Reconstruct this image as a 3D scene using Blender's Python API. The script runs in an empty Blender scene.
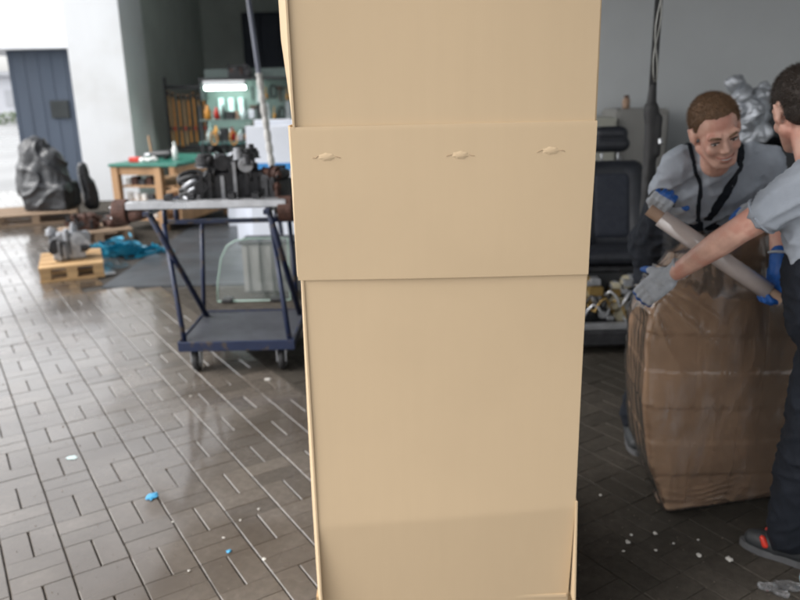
import bpy, bmesh, math, random
from mathutils import Vector, Matrix, noise as mnoise
from mathutils.bvhtree import BVHTree

R = math.radians
V = Vector
SC = bpy.context.scene
COL = SC.collection
random.seed(7)

# ------------------------------------------------------------------ camera
CAM_H = 1.65
PITCH = math.atan(210 / 740.0)
ROLL = R(1.25)
cd = bpy.data.cameras.new("camera")
cam = bpy.data.objects.new("camera", cd)
COL.objects.link(cam)
_f = V((0, math.cos(PITCH), -math.sin(PITCH)))
_u = V((0, math.sin(PITCH), math.cos(PITCH)))
_r = V((1, 0, 0))
_r2 = _r * math.cos(ROLL) - _u * math.sin(ROLL)
_u2 = _r * math.sin(ROLL) + _u * math.cos(ROLL)
cam.matrix_world = Matrix(((_r2.x, _u2.x, -_f.x, 0), (_r2.y, _u2.y, -_f.y, 0), (_r2.z, _u2.z, -_f.z, CAM_H), (0, 0, 0, 1)))
cd.sensor_width = 36
cd.lens = 740 / 800 * 36
cd.clip_start = 0.05
cd.clip_end = 1500
cd.dof.use_dof = True
cd.dof.focus_distance = 1.55
cd.dof.aperture_fstop = 3.3
SC.camera = cam

# ------------------------------------------------------------------ world, sun, exposure
SUN_EL, SUN_AZ = R(46), R(256)          # azimuth: clockwise from +Y; the brighter part of the overcast lies to the left
w = bpy.data.worlds.new("World")
SC.world = w
w.use_nodes = True
nt = w.node_tree
bg = nt.nodes["Background"]
sky = nt.nodes.new("ShaderNodeTexSky")
sky.sky_type = 'NISHITA'
sky.sun_disc = False
sky.sun_elevation = SUN_EL
sky.sun_rotation = SUN_AZ
sky.air_density = 1.0
sky.dust_density = 3.0
hs = nt.nodes.new("ShaderNodeHueSaturation")
hs.inputs["Saturation"].default_value = 0.12      # an overcast, white sky
nt.links.new(sky.outputs[0], hs.inputs["Color"])
nt.links.new(hs.outputs[0], bg.inputs["Color"])
bg.inputs["Strength"].default_value = 0.15
sd = bpy.data.lights.new("sun", 'SUN')
sd.energy = 0.5
sd.angle = R(40)
sd.color = (1.0, 0.97, 0.93)
sun = bpy.data.objects.new("sun", sd)
COL.objects.link(sun)
_sd = V((math.sin(SUN_AZ) * math.cos(SUN_EL), math.cos(SUN_AZ) * math.cos(SUN_EL), math.sin(SUN_EL)))
sun.rotation_euler = _sd.to_track_quat('Z', 'Y').to_euler()
SC.view_settings.view_transform = 'Standard'
SC.view_settings.look = 'None'
SC.view_settings.gamma = 1
SC.view_settings.exposure = 1.45
SC.view_settings.use_curve_mapping = False
SC.cycles.max_bounces = 10
SC.cycles.transparent_max_bounces = 16

# ------------------------------------------------------------------ materials
MATS = {}


def mat(name, col, rough=0.6, metal=0.0, var=0.15, scale=6.0, bump=0.0, bscale=60.0, coat=0.0, rvar=0.1,
        stain=None, stain_scale=1.2, stain_lo=0.48, stain_hi=0.62, rnd=0.0, emit=0.0, spec=0.5, stretch=(1, 1, 1), rscale=None):
    if name in MATS:
        return MATS[name]
    m = bpy.data.materials.new(name)
    MATS[name] = m
    m.use_nodes = True
    t = m.node_tree
    n = t.nodes
    l = t.links
    b = n["Principled BSDF"]
    tc = n.new("ShaderNodeTexCoord")
    mp = n.new("ShaderNodeMapping")
    mp.inputs["Scale"].default_value = stretch
    l.new(tc.outputs["Object"], mp.inputs["Vector"])
    nz = n.new("ShaderNodeTexNoise")
    nz.inputs["Scale"].default_value = scale
    nz.inputs["Detail"].default_value = 7
    nz.inputs["Roughness"].default_value = 0.62
    l.new(mp.outputs[0], nz.inputs["Vector"])
    mr = n.new("ShaderNodeMapRange")
    mr.inputs[1].default_value = 0.25
    mr.inputs[2].default_value = 0.75
    mr.inputs[3].default_value = 1 - var
    mr.inputs[4].default_value = 1 + var
    l.new(nz.outputs["Fac"], mr.inputs[0])
    val = mr.outputs[0]
    if rnd:
        oi = n.new("ShaderNodeObjectInfo")
        ge = n.new("ShaderNodeNewGeometry")
        ad = n.new("ShaderNodeMath"); ad.operation = 'ADD'
        l.new(oi.outputs["Random"], ad.inputs[0]); l.new(ge.outputs["Random Per Island"], ad.inputs[1])
        fr = n.new("ShaderNodeMath"); fr.operation = 'FRACT'
        l.new(ad.outputs[0], fr.inputs[0])
        m2 = n.new("ShaderNodeMapRange")
        m2.inputs[3].default_value = 1 - rnd
        m2.inputs[4].default_value = 1 + rnd
        l.new(fr.outputs[0], m2.inputs[0])
        mu = n.new("ShaderNodeMath"); mu.operation = 'MULTIPLY'
        l.new(val, mu.inputs[0]); l.new(m2.outputs[0], mu.inputs[1])
        val = mu.outputs[0]
    vm = n.new("ShaderNodeVectorMath"); vm.operation = 'SCALE'
    vm.inputs[0].default_value = col
    l.new(val, vm.inputs["Scale"])
    out = vm.outputs[0]
    if stain:
        ns = n.new("ShaderNodeTexNoise")
        ns.inputs["Scale"].default_value = stain_scale
        ns.inputs["Detail"].default_value = 5
        if rnd:      # ground pieces: one pattern across all of them
            gp = n.new("ShaderNodeNewGeometry")
            l.new(gp.outputs["Position"], ns.inputs["Vector"])
        else:
            l.new(tc.outputs["Object"], ns.inputs["Vector"])
        sr = n.new("ShaderNodeMapRange")
        sr.interpolation_type = 'SMOOTHSTEP'
        sr.inputs[1].default_value = stain_lo
        sr.inputs[2].default_value = stain_hi
        l.new(ns.outputs["Fac"], sr.inputs[0])
        mx = n.new("ShaderNodeMix"); mx.data_type = 'RGBA'
        l.new(sr.outputs[0], mx.inputs["Factor"])
        l.new(out, mx.inputs["A"])
        mx.inputs["B"].default_value = (*stain, 1)
        out = mx.outputs["Result"]
    l.new(out, b.inputs["Base Color"])
    b.inputs["Metallic"].default_value = metal
    b.inputs["Specular IOR Level"].default_value = spec
    b.inputs["Coat Weight"].default_value = coat
    b.inputs["Coat Roughness"].default_value = 0.10
    rr = n.new("ShaderNodeMapRange")
    rr.inputs[1].default_value = 0.3
    rr.inputs[2].default_value = 0.7
    rr.inputs[3].default_value = max(0.02, rough - rvar)
    rr.inputs[4].default_value = min(1, rough + rvar)
    n3 = n.new("ShaderNodeTexNoise")
    n3.inputs["Scale"].default_value = rscale or scale * 0.45
    n3.inputs["Detail"].default_value = 4
    if rnd:
        g3 = n.new("ShaderNodeNewGeometry")
        l.new(g3.outputs["Position"], n3.inputs["Vector"])
    else:
        l.new(mp.outputs[0], n3.inputs["Vector"])
    l.new(n3.outputs["Fac"], rr.inputs[0])
    l.new(rr.outputs[0], b.inputs["Roughness"])
    if bump:
        n4 = n.new("ShaderNodeTexNoise")
        n4.inputs["Scale"].default_value = bscale
        n4.inputs["Detail"].default_value = 5
        l.new(mp.outputs[0], n4.inputs["Vector"])
        bp = n.new("ShaderNodeBump")
        bp.inputs["Strength"].default_value = bump
        bp.inputs["Distance"].default_value = 0.01
        l.new(n4.outputs["Fac"], bp.inputs["Height"])
        l.new(bp.outputs[0], b.inputs["Normal"])
    if emit:
        b.inputs["Emission Color"].default_value = (*col, 1)
        b.inputs["Emission Strength"].default_value = emit
    return m


def cardboard(name, col):
    m = mat(name, col, 0.74, var=0.012, scale=5.0, rvar=0.06, spec=0.25, stretch=(7, 7, .35), stain=tuple(c * .965 for c in col), stain_scale=2.2, stain_lo=.45, stain_hi=.75)
    t = m.node_tree
    n, l = t.nodes, t.links
    b = n["Principled BSDF"]
    tc = n.new("ShaderNodeTexCoord")
    wv = n.new("ShaderNodeTexWave")
    wv.wave_type = 'BANDS'
    wv.bands_direction = 'X'
    wv.inputs["Scale"].default_value = 42
    wv.inputs["Distortion"].default_value = 0.4
    l.new(tc.outputs["Object"], wv.inputs["Vector"])
    nz = n.new("ShaderNodeTexNoise")
    nz.inputs["Scale"].default_value = 4
    nz.inputs["Detail"].default_value = 8
    l.new(tc.outputs["Object"], nz.inputs["Vector"])
    ad = n.new("ShaderNodeMath"); ad.operation = 'MULTIPLY_ADD'
    l.new(wv.outputs["Fac"], ad.inputs[0])
    ad.inputs[1].default_value = 0.03
    l.new(nz.outputs["Fac"], ad.inputs[2])
    bp = n.new("ShaderNodeBump")
    bp.inputs["Strength"].default_value = 0.10
    bp.inputs["Distance"].default_value = 0.006
    l.new(ad.outputs[0], bp.inputs["Height"])
    l.new(bp.outputs[0], b.inputs["Normal"])
    return m


def film_mat(name, veil=0.05, tint=(0.85, 0.85, 0.88), rough=0.12, wr=18.0, bump=0.9, gloss=1.0, highlight_streak=0.0):
    """thin clear film: mostly see-through, glossy where it wrinkles, a faint milky veil"""
    m = bpy.data.materials.new(name)
    MATS[name] = m
    m.use_nodes = True
    t = m.node_tree
    n, l = t.nodes, t.links
    n.remove(n["Principled BSDF"])
    o = n["Material Output"]
    tr = n.new("ShaderNodeBsdfTransparent")
    gl = n.new("ShaderNodeBsdfGlossy")
    gl.inputs["Roughness"].default_value = rough
    df = n.new("ShaderNodeBsdfDiffuse")
    df.inputs["Color"].default_value = (*tint, 1)
    tc = n.new("ShaderNodeTexCoord")
    mp = n.new("ShaderNodeMapping")
    mp.inputs["Scale"].default_value = (1.0, 1.0, 0.35)
    mp.inputs["Rotation"].default_value = (0, 0.5, 0)
    l.new(tc.outputs["Object"], mp.inputs["Vector"])
    nz = n.new("ShaderNodeTexNoise")
    nz.inputs["Scale"].default_value = wr
    nz.inputs["Detail"].default_value = 4
    nz.inputs["Distortion"].default_value = 1.2
    l.new(mp.outputs[0], nz.inputs["Vector"])
    bp = n.new("ShaderNodeBump")
    bp.inputs["Strength"].default_value = bump
    bp.inputs["Distance"].default_value = 0.02
    l.new(nz.outputs["Fac"], bp.inputs["Height"])
    l.new(bp.outputs[0], gl.inputs["Normal"])
    fr = n.new("ShaderNodeFresnel")
    fr.inputs["IOR"].default_value = 1.5
    l.new(bp.outputs[0], fr.inputs["Normal"])
    mu = n.new("ShaderNodeMath"); mu.operation = 'MULTIPLY'
    mu.use_clamp = True
    mu.inputs[1].default_value = 1.0 * gloss
    l.new(fr.outputs[0], mu.inputs[0])
    m1 = n.new("ShaderNodeMixShader")
    m1.inputs[0].default_value = veil
    if highlight_streak:                     # milky streaks of stretched film, painted in as its highlights
        mp2 = n.new("ShaderNodeMapping")
        mp2.inputs["Scale"].default_value = (4.0, 2.0, 1.1)
        mp2.inputs["Rotation"].default_value = (0, 0.35, 0)
        l.new(tc.outputs["Object"], mp2.inputs["Vector"])
        n2 = n.new("ShaderNodeTexNoise")
        n2.inputs["Scale"].default_value = 2.6
        n2.inputs["Detail"].default_value = 6
        n2.inputs["Roughness"].default_value = 0.68
        n2.inputs["Distortion"].default_value = 0.5
        l.new(mp2.outputs[0], n2.inputs["Vector"])
        mr = n.new("ShaderNodeMapRange")
        mr.inputs[1].default_value = 0.52
        mr.inputs[2].default_value = 0.78
        mr.inputs[3].default_value = veil
        mr.inputs[4].default_value = veil + highlight_streak
        l.new(n2.outputs["Fac"], mr.inputs[0])
        l.new(mr.outputs[0], m1.inputs[0])
    l.new(tr.outputs[0], m1.inputs[1])
    l.new(df.outputs[0], m1.inputs[2])
    mx = n.new("ShaderNodeMixShader")
    l.new(mu.outputs[0], mx.inputs[0])
    l.new(m1.outputs[0], mx.inputs[1])
    l.new(gl.outputs[0], mx.inputs[2])
    l.new(mx.outputs[0], o.inputs["Surface"])
    return m


M = dict(
    sand=mat("joint_sand", (0.042, 0.036, 0.030), 0.8, var=0.3, scale=20),
    paver=mat("wet_concrete_paver", (0.130, 0.111, 0.093), 0.22, var=0.24, scale=30, bump=0.10, bscale=120, rvar=0.15, rscale=1.7, rnd=0.19, coat=0.9,
              stain=(0.072, 0.056, 0.042), stain_scale=1.1, stain_lo=0.40, stain_hi=0.70),
    paver2=mat("dark_concrete_paver", (0.060, 0.052, 0.043), 0.72, var=0.3, scale=26, bump=0.4, bscale=150, rvar=0.14, rnd=0.10,
               stain=(0.030, 0.027, 0.022), stain_scale=0.8, stain_lo=0.36, stain_hi=0.62, spec=0.1),  # darker and rougher than the yard pavers, with random dark patches
    ground=mat("wet_asphalt", (0.24, 0.24, 0.24), 0.3, var=0.2, scale=0.5, bump=0.1, bscale=30, rvar=0.12),
    slab=mat("coated_floor", (0.045, 0.052, 0.060), 0.42, var=0.25, scale=5, rvar=0.12, bump=0.05, bscale=40),
    white_wall=mat("white_render", (0.78, 0.80, 0.82), 0.85, var=0.03, scale=1.5, bump=0.25, bscale=140, stain=(0.68, 0.69, 0.69), stain_scale=0.8, stain_lo=0.5, stain_hi=0.75, stretch=(2, 2, .5)),
    grey_wall=mat("grey_painted_wall", (0.53, 0.55, 0.56), 0.75, var=0.05, scale=1.4, bump=0.15, bscale=90),
    dark_wall=mat("dark_workshop_wall", (0.56, 0.60, 0.57), 0.8, var=0.12, scale=1.6, bump=0.15, bscale=60),
    roof=mat("roof_deck", (0.16, 0.16, 0.16), 0.8, var=0.15, scale=2),
    carton=cardboard("tan_cardboard", (0.492, 0.370, 0.236)),
    carton_edge=mat("cardboard_cut_edge", (0.26, 0.17, 0.10), 0.9, var=0.25, scale=120),
    carton_slit=mat("cardboard_slit", (0.36, 0.255, 0.16), 0.9, var=0.2, scale=90),
    kraft=cardboard("brown_kraft_board", (0.38, 0.238, 0.140)),
    tape=mat("brown_tape", (0.24, 0.15, 0.085), 0.25, var=0.1, scale=8),
    pallet=mat("pallet_wood", (0.47, 0.30, 0.145), 0.75, var=0.25, scale=5, bump=0.3, bscale=40, rnd=0.12, stretch=(1, 8, 8)),
    old_wood=mat("weathered_wood", (0.30, 0.21, 0.14), 0.8, var=0.35, scale=5, bump=0.4, bscale=40, rnd=0.15, stretch=(1, 8, 8)),
    bench_wood=mat("bench_wood", (0.42, 0.25, 0.13), 0.7, var=0.22, scale=6, bump=0.2, bscale=40, stretch=(1, 1, 0.2)),
    blue=mat("blue_enamel", (0.008, 0.016, 0.050), 0.38, var=0.25, scale=9, bump=0.1, bscale=50, stain=(0.06, 0.045, 0.035), stain_scale=16, stain_lo=0.55, stain_hi=0.66),
    deck=mat("worn_deck_plate", (0.055, 0.058, 0.068), 0.45, var=0.3, scale=7, bump=0.15, bscale=60, rvar=0.15),
    steel=mat("galvanised_steel", (0.50, 0.51, 0.53), 0.4, 0.8, var=0.2, scale=12, rvar=0.15),
    grey_metal=mat("cast_aluminium", (0.36, 0.37, 0.39), 0.42, 0.6, var=0.3, scale=22, bump=0.3, bscale=70),
    dark_metal=mat("greasy_iron", (0.030, 0.030, 0.033), 0.42, 0.3, var=0.5, scale=18, bump=0.4, bscale=60, rvar=0.2),
    rust=mat("rusty_iron", (0.075, 0.034, 0.024), 0.75, 0.1, var=0.5, scale=22, bump=0.5, bscale=70),
    rubber=mat("black_rubber", (0.018, 0.018, 0.019), 0.65, var=0.3, scale=14),
    black_plastic=mat("black_plastic", (0.015, 0.016, 0.018), 0.4, var=0.2, scale=10, bump=0.1, bscale=90),
    seat_leather=mat("black_upholstery", (0.016, 0.018, 0.024), 0.5, var=0.25, scale=14, bump=0.25, bscale=120),
    seat_panel=mat("blue_black_cloth", (0.020, 0.024, 0.036), 0.75, var=0.2, scale=60, bump=0.3, bscale=300),
    cream=mat("cream_plastic", (0.42, 0.38, 0.27), 0.5, var=0.25, scale=12),
    brass=mat("brass", (0.30, 0.20, 0.07), 0.45, 0.6, var=0.25, scale=15),
    beige=mat("beige_cabinet_paint", (0.38, 0.38, 0.33), 0.55, var=0.07, scale=5),
    greige=mat("greige_cabinet_paint", (0.27, 0.265, 0.25), 0.55, var=0.07, scale=5),
    tarp=mat("black_tarpaulin", (0.034, 0.036, 0.040), 0.33, var=0.2, scale=5, bump=0.3, bscale=14),
    shed=mat("slate_blue_sheet", (0.060, 0.080, 0.115), 0.6, var=0.08, scale=2.5, stretch=(1, 1, 0.3)),
    vent=mat("dark_vent", (0.028, 0.034, 0.036), 0.6),
    fascia=mat("white_fascia", (0.80, 0.82, 0.85), 0.5, var=0.03),
    green_top=mat("green_bench_top", (0.020, 0.155, 0.115), 0.45, var=0.2, scale=8),
    bluefilm=mat("blue_plastic_strap", (0.012, 0.20, 0.32), 0.35, var=0.35, scale=16),
    blue_scrap=mat("blue_plastic_scrap", (0.06, 0.30, 0.52), 0.4, var=0.15),
    lightblue=mat("pale_blue_bag", (0.30, 0.42, 0.50), 0.35, var=0.12, scale=10, bump=0.3, bscale=24),
    grit=mat("grit", (0.16, 0.13, 0.10), 0.8, var=0.5, scale=3),
    crumb=mat("dirty_foam", (0.50, 0.48, 0.44), 0.85, var=0.2, scale=60),
    foam=mat("white_foam", (0.80, 0.80, 0.78), 0.8, var=0.05, scale=40),
    white_sheet=mat("white_packing_sheet", (0.74, 0.77, 0.84), 0.5, var=0.05, scale=4),
    blue_band=mat("blue_printed_band", (0.05, 0.27, 0.62), 0.5, var=0.08),
    orange=mat("orange_lacquer", (0.62, 0.27, 0.04), 0.5, var=0.25, scale=9),
    red=mat("red_enamel", (0.55, 0.035, 0.02), 0.4, var=0.15),
    teal=mat("teal_enamel", (0.05, 0.16, 0.15), 0.5, var=0.2),
    pole=mat("blue_grey_pole_paint", (0.12, 0.13, 0.17), 0.45, var=0.15, scale=8),
    rope=mat("white_ribbed_wrap", (0.46, 0.45, 0.43), 0.7, var=0.35, scale=30),
    foil=mat("silver_foil", (0.36, 0.38, 0.41), 0.5, 0.5, var=0.1, scale=12, bump=0.2, bscale=20),
    skin=mat("skin", (0.56, 0.335, 0.262), 0.52, var=0.2, scale=16, bump=0.12, bscale=200, stain=(0.52, 0.255, 0.195), stain_scale=17, stain_lo=.42, stain_hi=.68),
    lip=mat("lip", (0.36, 0.13, 0.10), 0.42, var=0.1),
    eye_white=mat("eye_white", (0.62, 0.60, 0.57), 0.25, var=0.02),
    iris=mat("iris", (0.035, 0.04, 0.045), 0.2, var=0.05),
    hair_light=mat("light_brown_hair", (0.150, 0.085, 0.045), 0.6, var=0.4, scale=60, bump=0.5, bscale=200),
    hair_dark=mat("dark_brown_hair", (0.028, 0.019, 0.014), 0.55, var=0.4, scale=60, bump=0.5, bscale=200),
    shirt=mat("heather_grey_jersey", (0.27, 0.295, 0.335), 0.9, var=0.07, scale=25, bump=0.12, bscale=260, spec=0.2),
    navy=mat("navy_workwear", (0.008, 0.010, 0.015), 0.85, var=0.3, scale=14, bump=0.15, bscale=180, spec=0.25),
    glove=mat("grey_knit_glove", (0.36, 0.38, 0.41), 0.9, var=0.15, scale=40, bump=0.3, bscale=240),
    glove_blue=mat("blue_glove_coating", (0.012, 0.085, 0.32), 0.55, var=0.2, scale=20),
    shoe=mat("dark_shoe", (0.022, 0.024, 0.026), 0.6, var=0.25, scale=20),
    sole=mat("grey_sole", (0.075, 0.075, 0.078), 0.7, var=0.2, scale=20),
    leaf=mat("leaf_green", (0.10, 0.16, 0.03), 0.55, var=0.3, scale=8),
    hedge=mat("pale_hedge", (0.13, 0.19, 0.07), 0.7, var=0.35, scale=3),
    far_wall=mat("pale_far_wall", (0.55, 0.56, 0.60), 0.8, var=0.03, scale=1),
    far_roof=mat("far_roof", (0.42, 0.43, 0.46), 0.7, var=0.05, scale=1),
    lamp=mat("fluorescent_tube", (0.78, 1.0, 0.90), 0.5, emit=11.0, var=0.0),
    bottle=mat("pale_bottle", (0.50, 0.62, 0.62), 0.3, var=0.1),
    tin=mat("grey_green_tin", (0.12, 0.16, 0.15), 0.5, var=0.2),
    core=mat("cardboard_core", (0.36, 0.24, 0.17), 0.8, var=0.1),
    film=film_mat("stretch_film", 0.03, rough=0.15, wr=8.0, bump=0.6, gloss=2.0, highlight_streak=0.12),
    film_roll=mat("wound_film", (0.46, 0.395, 0.37), 0.12, var=0.12, scale=9, rvar=0.05, bump=0.08, bscale=30, coat=0.6, stretch=(1, 1, 1)),
    film_loose=film_mat("loose_film", 0.05, rough=0.15, wr=14.0, bump=0.3, gloss=0.6, highlight_streak=0.6),
    crease=film_mat("film_fold", 0.30, rough=0.16, wr=30.0, bump=0.4, gloss=1.6),
    clear=film_mat("clear_glass", 0.05, (0.55, 0.68, 0.64), 0.05, 3.0, 0.02),
    glass_edge=mat("green_glass_edge", (0.30, 0.42, 0.36), 0.15, var=0.1),
    thread=mat("steel_wire_cord", (0.30, 0.30, 0.28), 0.5, 0.4, var=0.2, scale=30),
)

# ------------------------------------------------------------------ mesh helpers


def link(o, parent=None):
    COL.objects.link(o)
    if parent is not None:
        o.parent = parent
        L = parent.location
        if L.length > 0:
            o.matrix_parent_inverse = Matrix.Translation(-L)
    return o


def tag(o, label=None, cat=None, group=None, kind=None):
    if label:
        o["label"] = label
    if cat:
        o["category"] = cat
    if group:
        o["group"] = group
    if kind:
        o["kind"] = kind
    return o


def empty(name, loc, label, cat, group=None):
    o = bpy.data.objects.new(name, None)
    o.empty_display_size = 0.1
    o.location = loc
    COL.objects.link(o)
    return tag(o, label, cat, group)


class MB:
    def __init__(s):
        s.v = []
        s.f = []

    def add(s, vs, fs):
        k = len(s.v)
        s.v += [V(p) for p in vs]
        s.f += [tuple(i + k for i in f) for f in fs]
        return s

    def box(s, x0, x1, y0, y1, z0, z1, ch=0.0, mtx=None):
        if ch <= 0:
            vs = [V((x, y, z)) for z in (z0, z1) for y in (y0, y1) for x in (x0, x1)]
            fs = [(0, 2, 3, 1), (4, 5, 7, 6), (0, 1, 5, 4), (2, 6, 7, 3), (0, 4, 6, 2), (1, 3, 7, 5)]
        else:
            c = ch
            vs = []
            for z, i in ((z0, c), (z0 + c, 0), (z1 - c, 0), (z1, c)):
                vs += [V((x0 + i, y0 + i, z)), V((x1 - i, y0 + i, z)), V((x1 - i, y1 - i, z)), V((x0 + i, y1 - i, z))]
            fs = [(3, 2, 1, 0), (12, 13, 14, 15)]
            for k in range(3):
                for j in range(4):
                    a, b = k * 4 + j, k * 4 + (j + 1) % 4
                    fs.append((a, b, b + 4, a + 4))
        if mtx is not None:
            vs = [mtx @ p for p in vs]
        return s.add(vs, fs)

    def tube(s, pts, r, n=10, cap=True, r1=None):
        pts = [V(p) for p in pts]
        m = len(pts)
        rs = r if isinstance(r, (list, tuple)) else [r + ((r1 if r1 is not None else r) - r) * i / max(1, m - 1) for i in range(m)]
        vs, fs = [], []
        prev = None
        for i, p in enumerate(pts):
            d = (pts[min(i + 1, m - 1)] - pts[max(i - 1, 0)]).normalized()
            if prev is None:
                a = d.orthogonal().normalized()
            else:
                a = (prev - d * prev.dot(d))
                a = a.normalized() if a.length > 1e-6 else d.orthogonal().normalized()
            prev = a
            b = d.cross(a)
            for k in range(n):
                t = 2 * math.pi * k / n
                vs.append(p + (a * math.cos(t) + b * math.sin(t)) * rs[i])
        for i in range(m - 1):
            for k in range(n):
                k2 = (k + 1) % n
                fs.append((i * n + k, i * n + k2, (i + 1) * n + k2, (i + 1) * n + k))
        if cap:
            fs.append(tuple(reversed(range(n))))
            fs.append(tuple((m - 1) * n + k for k in range(n)))
        return s.add(vs, fs)

    def bar(s, p, q, a, b, up=(0, 0, 1)):
        p, q = V(p), V(q)
        d = (q - p)
        L = d.length
        d.normalize()
        u = V(up)
        if abs(u.dot(d)) > 0.97:
            u = V((0, 1, 0))
        x = d.cross(u).normalized()
        z = x.cross(d)
        mt = Matrix(((x.x, d.x, z.x, p.x), (x.y, d.y, z.y, p.y), (x.z, d.z, z.z, p.z), (0, 0, 0, 1)))
        return s.box(-a / 2, a / 2, 0, L, -b / 2, b / 2, min(a, b) * 0.12, mt)

    def ell(s, c, r, n=16, m=10, mtx=None):
        c = V(c)
        vs = [V((0, 0, 1))]
        fs = []
        for i in range(1, m):
            ph = math.pi * i / m
            for k in range(n):
                t = 2 * math.pi * k / n
                vs.append(V((math.sin(ph) * math.cos(t), math.sin(ph) * math.sin(t), math.cos(ph))))
        vs.append(V((0, 0, -1)))
        for k in range(n):
            fs.append((0, 1 + k, 1 + (k + 1) % n))
            e = len(vs) - 1
            o = 1 + (m - 2) * n
            fs.append((e, o + (k + 1) % n, o + k))
        for i in range(m - 2):
            for k in range(n):
                a = 1 + i * n
                fs.append((a + k, a + n + k, a + n + (k + 1) % n, a + (k + 1) % n))
        out = []
        for p in vs:
            q = V((p.x * r[0], p.y * r[1], p.z * r[2]))
            if mtx is not None:
                q = mtx @ q
            out.append(q + c)
        return s.add(out, fs)

    def cap(s, p, r0, q, r1, n=14):
        """closed tapered capsule"""
        p, q = V(p), V(q)
        d = q - p
        L = d.length
        if L < 1e-5:
            return s.ell(p, (r0, r0, r0))
        d.normalize()
        a = d.orthogonal().normalized()
        b = d.cross(a)
        rings = []
        K = 5
        for i in range(K):
            t = -math.pi / 2 + (math.pi / 2) * i / (K - 1)
            rings.append((p + d * (r0 * math.sin(t)), r0 * math.cos(t)))
        for i in range(K):
            t = (math.pi / 2) * i / (K - 1)
            rings.append((q + d * (r1 * math.sin(t)), r1 * math.cos(t)))
        vs, fs = [], []
        for c, r in rings:
            r = max(r, 1e-4)
            for k in range(n):
                t = 2 * math.pi * k / n
                vs.append(c + (a * math.cos(t) + b * math.sin(t)) * r)
        m = len(rings)
        for i in range(m - 1):
            for k in range(n):
                fs.append((i * n + k, i * n + (k + 1) % n, (i + 1) * n + (k + 1) % n, (i + 1) * n + k))
        fs.append(tuple(reversed(range(n))))
        fs.append(tuple((m - 1) * n + k for k in range(n)))
        return s.add(vs, fs)

    def mesh(s, name):
        me = bpy.data.meshes.new(name)
        me.from_pydata([tuple(p) for p in s.v], [], s.f)
        me.update()
        return me

    def build(s, name, m, parent=None, smooth=False, bevel=0.0, seg=2, sub=0):
        me = s.mesh(name)
        if bevel:
            bm = bmesh.new()
            bm.from_mesh(me)
            bmesh.ops.recalc_face_normals(bm, faces=bm.faces)
            es = [e for e in bm.edges if len(e.link_faces) == 2 and e.calc_face_angle(0) > 0.5]
            bmesh.ops.bevel(bm, geom=es, offset=bevel, segments=seg, affect='EDGES', profile=0.5)
            bm.to_mesh(me)
            bm.free()
        if smooth:
            me.polygons.foreach_set("use_smooth", [True] * len(me.polygons))
        if m is not None:
            me.materials.append(m)
        o = bpy.data.objects.new(name, me)
        return link(o, parent)


def fnoise(p, s, seed=0.0):
    return mnoise.noise(V((p[0] * s + seed * 7.3, p[1] * s - seed * 3.1, p[2] * s + seed * 1.7)))


def remesh(mb, name, m, parent=None, voxel=0.008, smooth=6, disp=None, keep=None, recenter=None):
    """one continuous surface out of overlapping closed shells"""
    me = mb.mesh(name + "_src")
    o = bpy.data.objects.new(name + "_src", me)
    COL.objects.link(o)
    md = o.modifiers.new("r", 'REMESH')
    md.mode = 'VOXEL'
    md.voxel_size = voxel
    if smooth:
        ms = o.modifiers.new("s", 'SMOOTH')
        ms.factor = 0.5
        ms.iterations = smooth
    dg = bpy.context.evaluated_depsgraph_get()
    dg.update()
    ne = bpy.data.meshes.new_from_object(o.evaluated_get(dg))
    bpy.data.objects.remove(o)
    bpy.data.meshes.remove(me)
    ne.name = name
    if disp:
        ns = [v.normal.copy() for v in ne.vertices]
        for v, nn in zip(ne.vertices, ns):
            v.co = v.co + disp(v.co, nn)
        ne.update()
    if keep:
        bm = bmesh.new()
        bm.from_mesh(ne)
        dl = [v for v in bm.verts if not keep(v.co)]
        bmesh.ops.delete(bm, geom=dl, context='VERTS')
        bm.to_mesh(ne)
        bm.free()
    if recenter is not None:
        ne.transform(Matrix.Translation(-V(recenter)))
    ne.polygons.foreach_set("use_smooth", [True] * len(ne.polygons))
    ne.materials.clear()
    if m is not None:
        ne.materials.append(m)
    ob = bpy.data.objects.new(name, ne)
    if recenter is not None:
        ob.location = recenter
    return link(ob, parent)


def copy_tree(o, parent=None):
    c = o.copy()
    COL.objects.link(c)
    c.parent = parent
    for ch in list(o.children):
        copy_tree(ch, c)
    return c


# ------------------------------------------------------------------ ground and paving
g = MB().add([(-700, -700, -0.03), (700, -700, -0.03), (700, 900, -0.03), (-700, 900, -0.03)], [(0, 1, 2, 3)])
tag(g.build("ground", M["ground"]), kind="structure")

TH = R(-32.2)
DV = V((math.sin(TH), math.cos(TH)))
NV = V((math.cos(TH), -math.sin(TH)))
# camera frustum test, only used to choose which pavers become separate objects
def in_view(p):
    q = cam.matrix_world.inverted() @ V((p[0], p[1], 0))
    if q.z > -0.2:
        return False
    return abs(q.x / -q.z) < 0.56 and abs(q.y / -q.z) < 0.43


def block_geo(L, W, gx, cx, gy, cy):
    x, y = L / 2 - gx, W / 2 - gy
    vs = []
    for ix, iy, z in ((cx, cy, 0.0), (0, 0, -0.0036), (0, 0, -0.028)):
        vs += [(-x + ix, -y + iy, z), (x - ix, -y + iy, z), (x - ix, y - iy, z), (-x + ix, y - iy, z)]
    fs = [(0, 1, 2, 3)]
    for k in range(2):
        for j in range(4):
            a, b = k * 4 + j, k * 4 + (j + 1) % 4
            fs.append((a, a + 4, b + 4, b))
    return vs, fs


# the joints along the bands are open, those across them tight
WIDE, TIGHT = (0.0021, 0.0032), (0.0005, 0.0012)
BLOCK = [block_geo(0.2, 0.1, *TIGHT, *WIDE), block_geo(0.2, 0.1, *WIDE, *TIGHT)]


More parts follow.
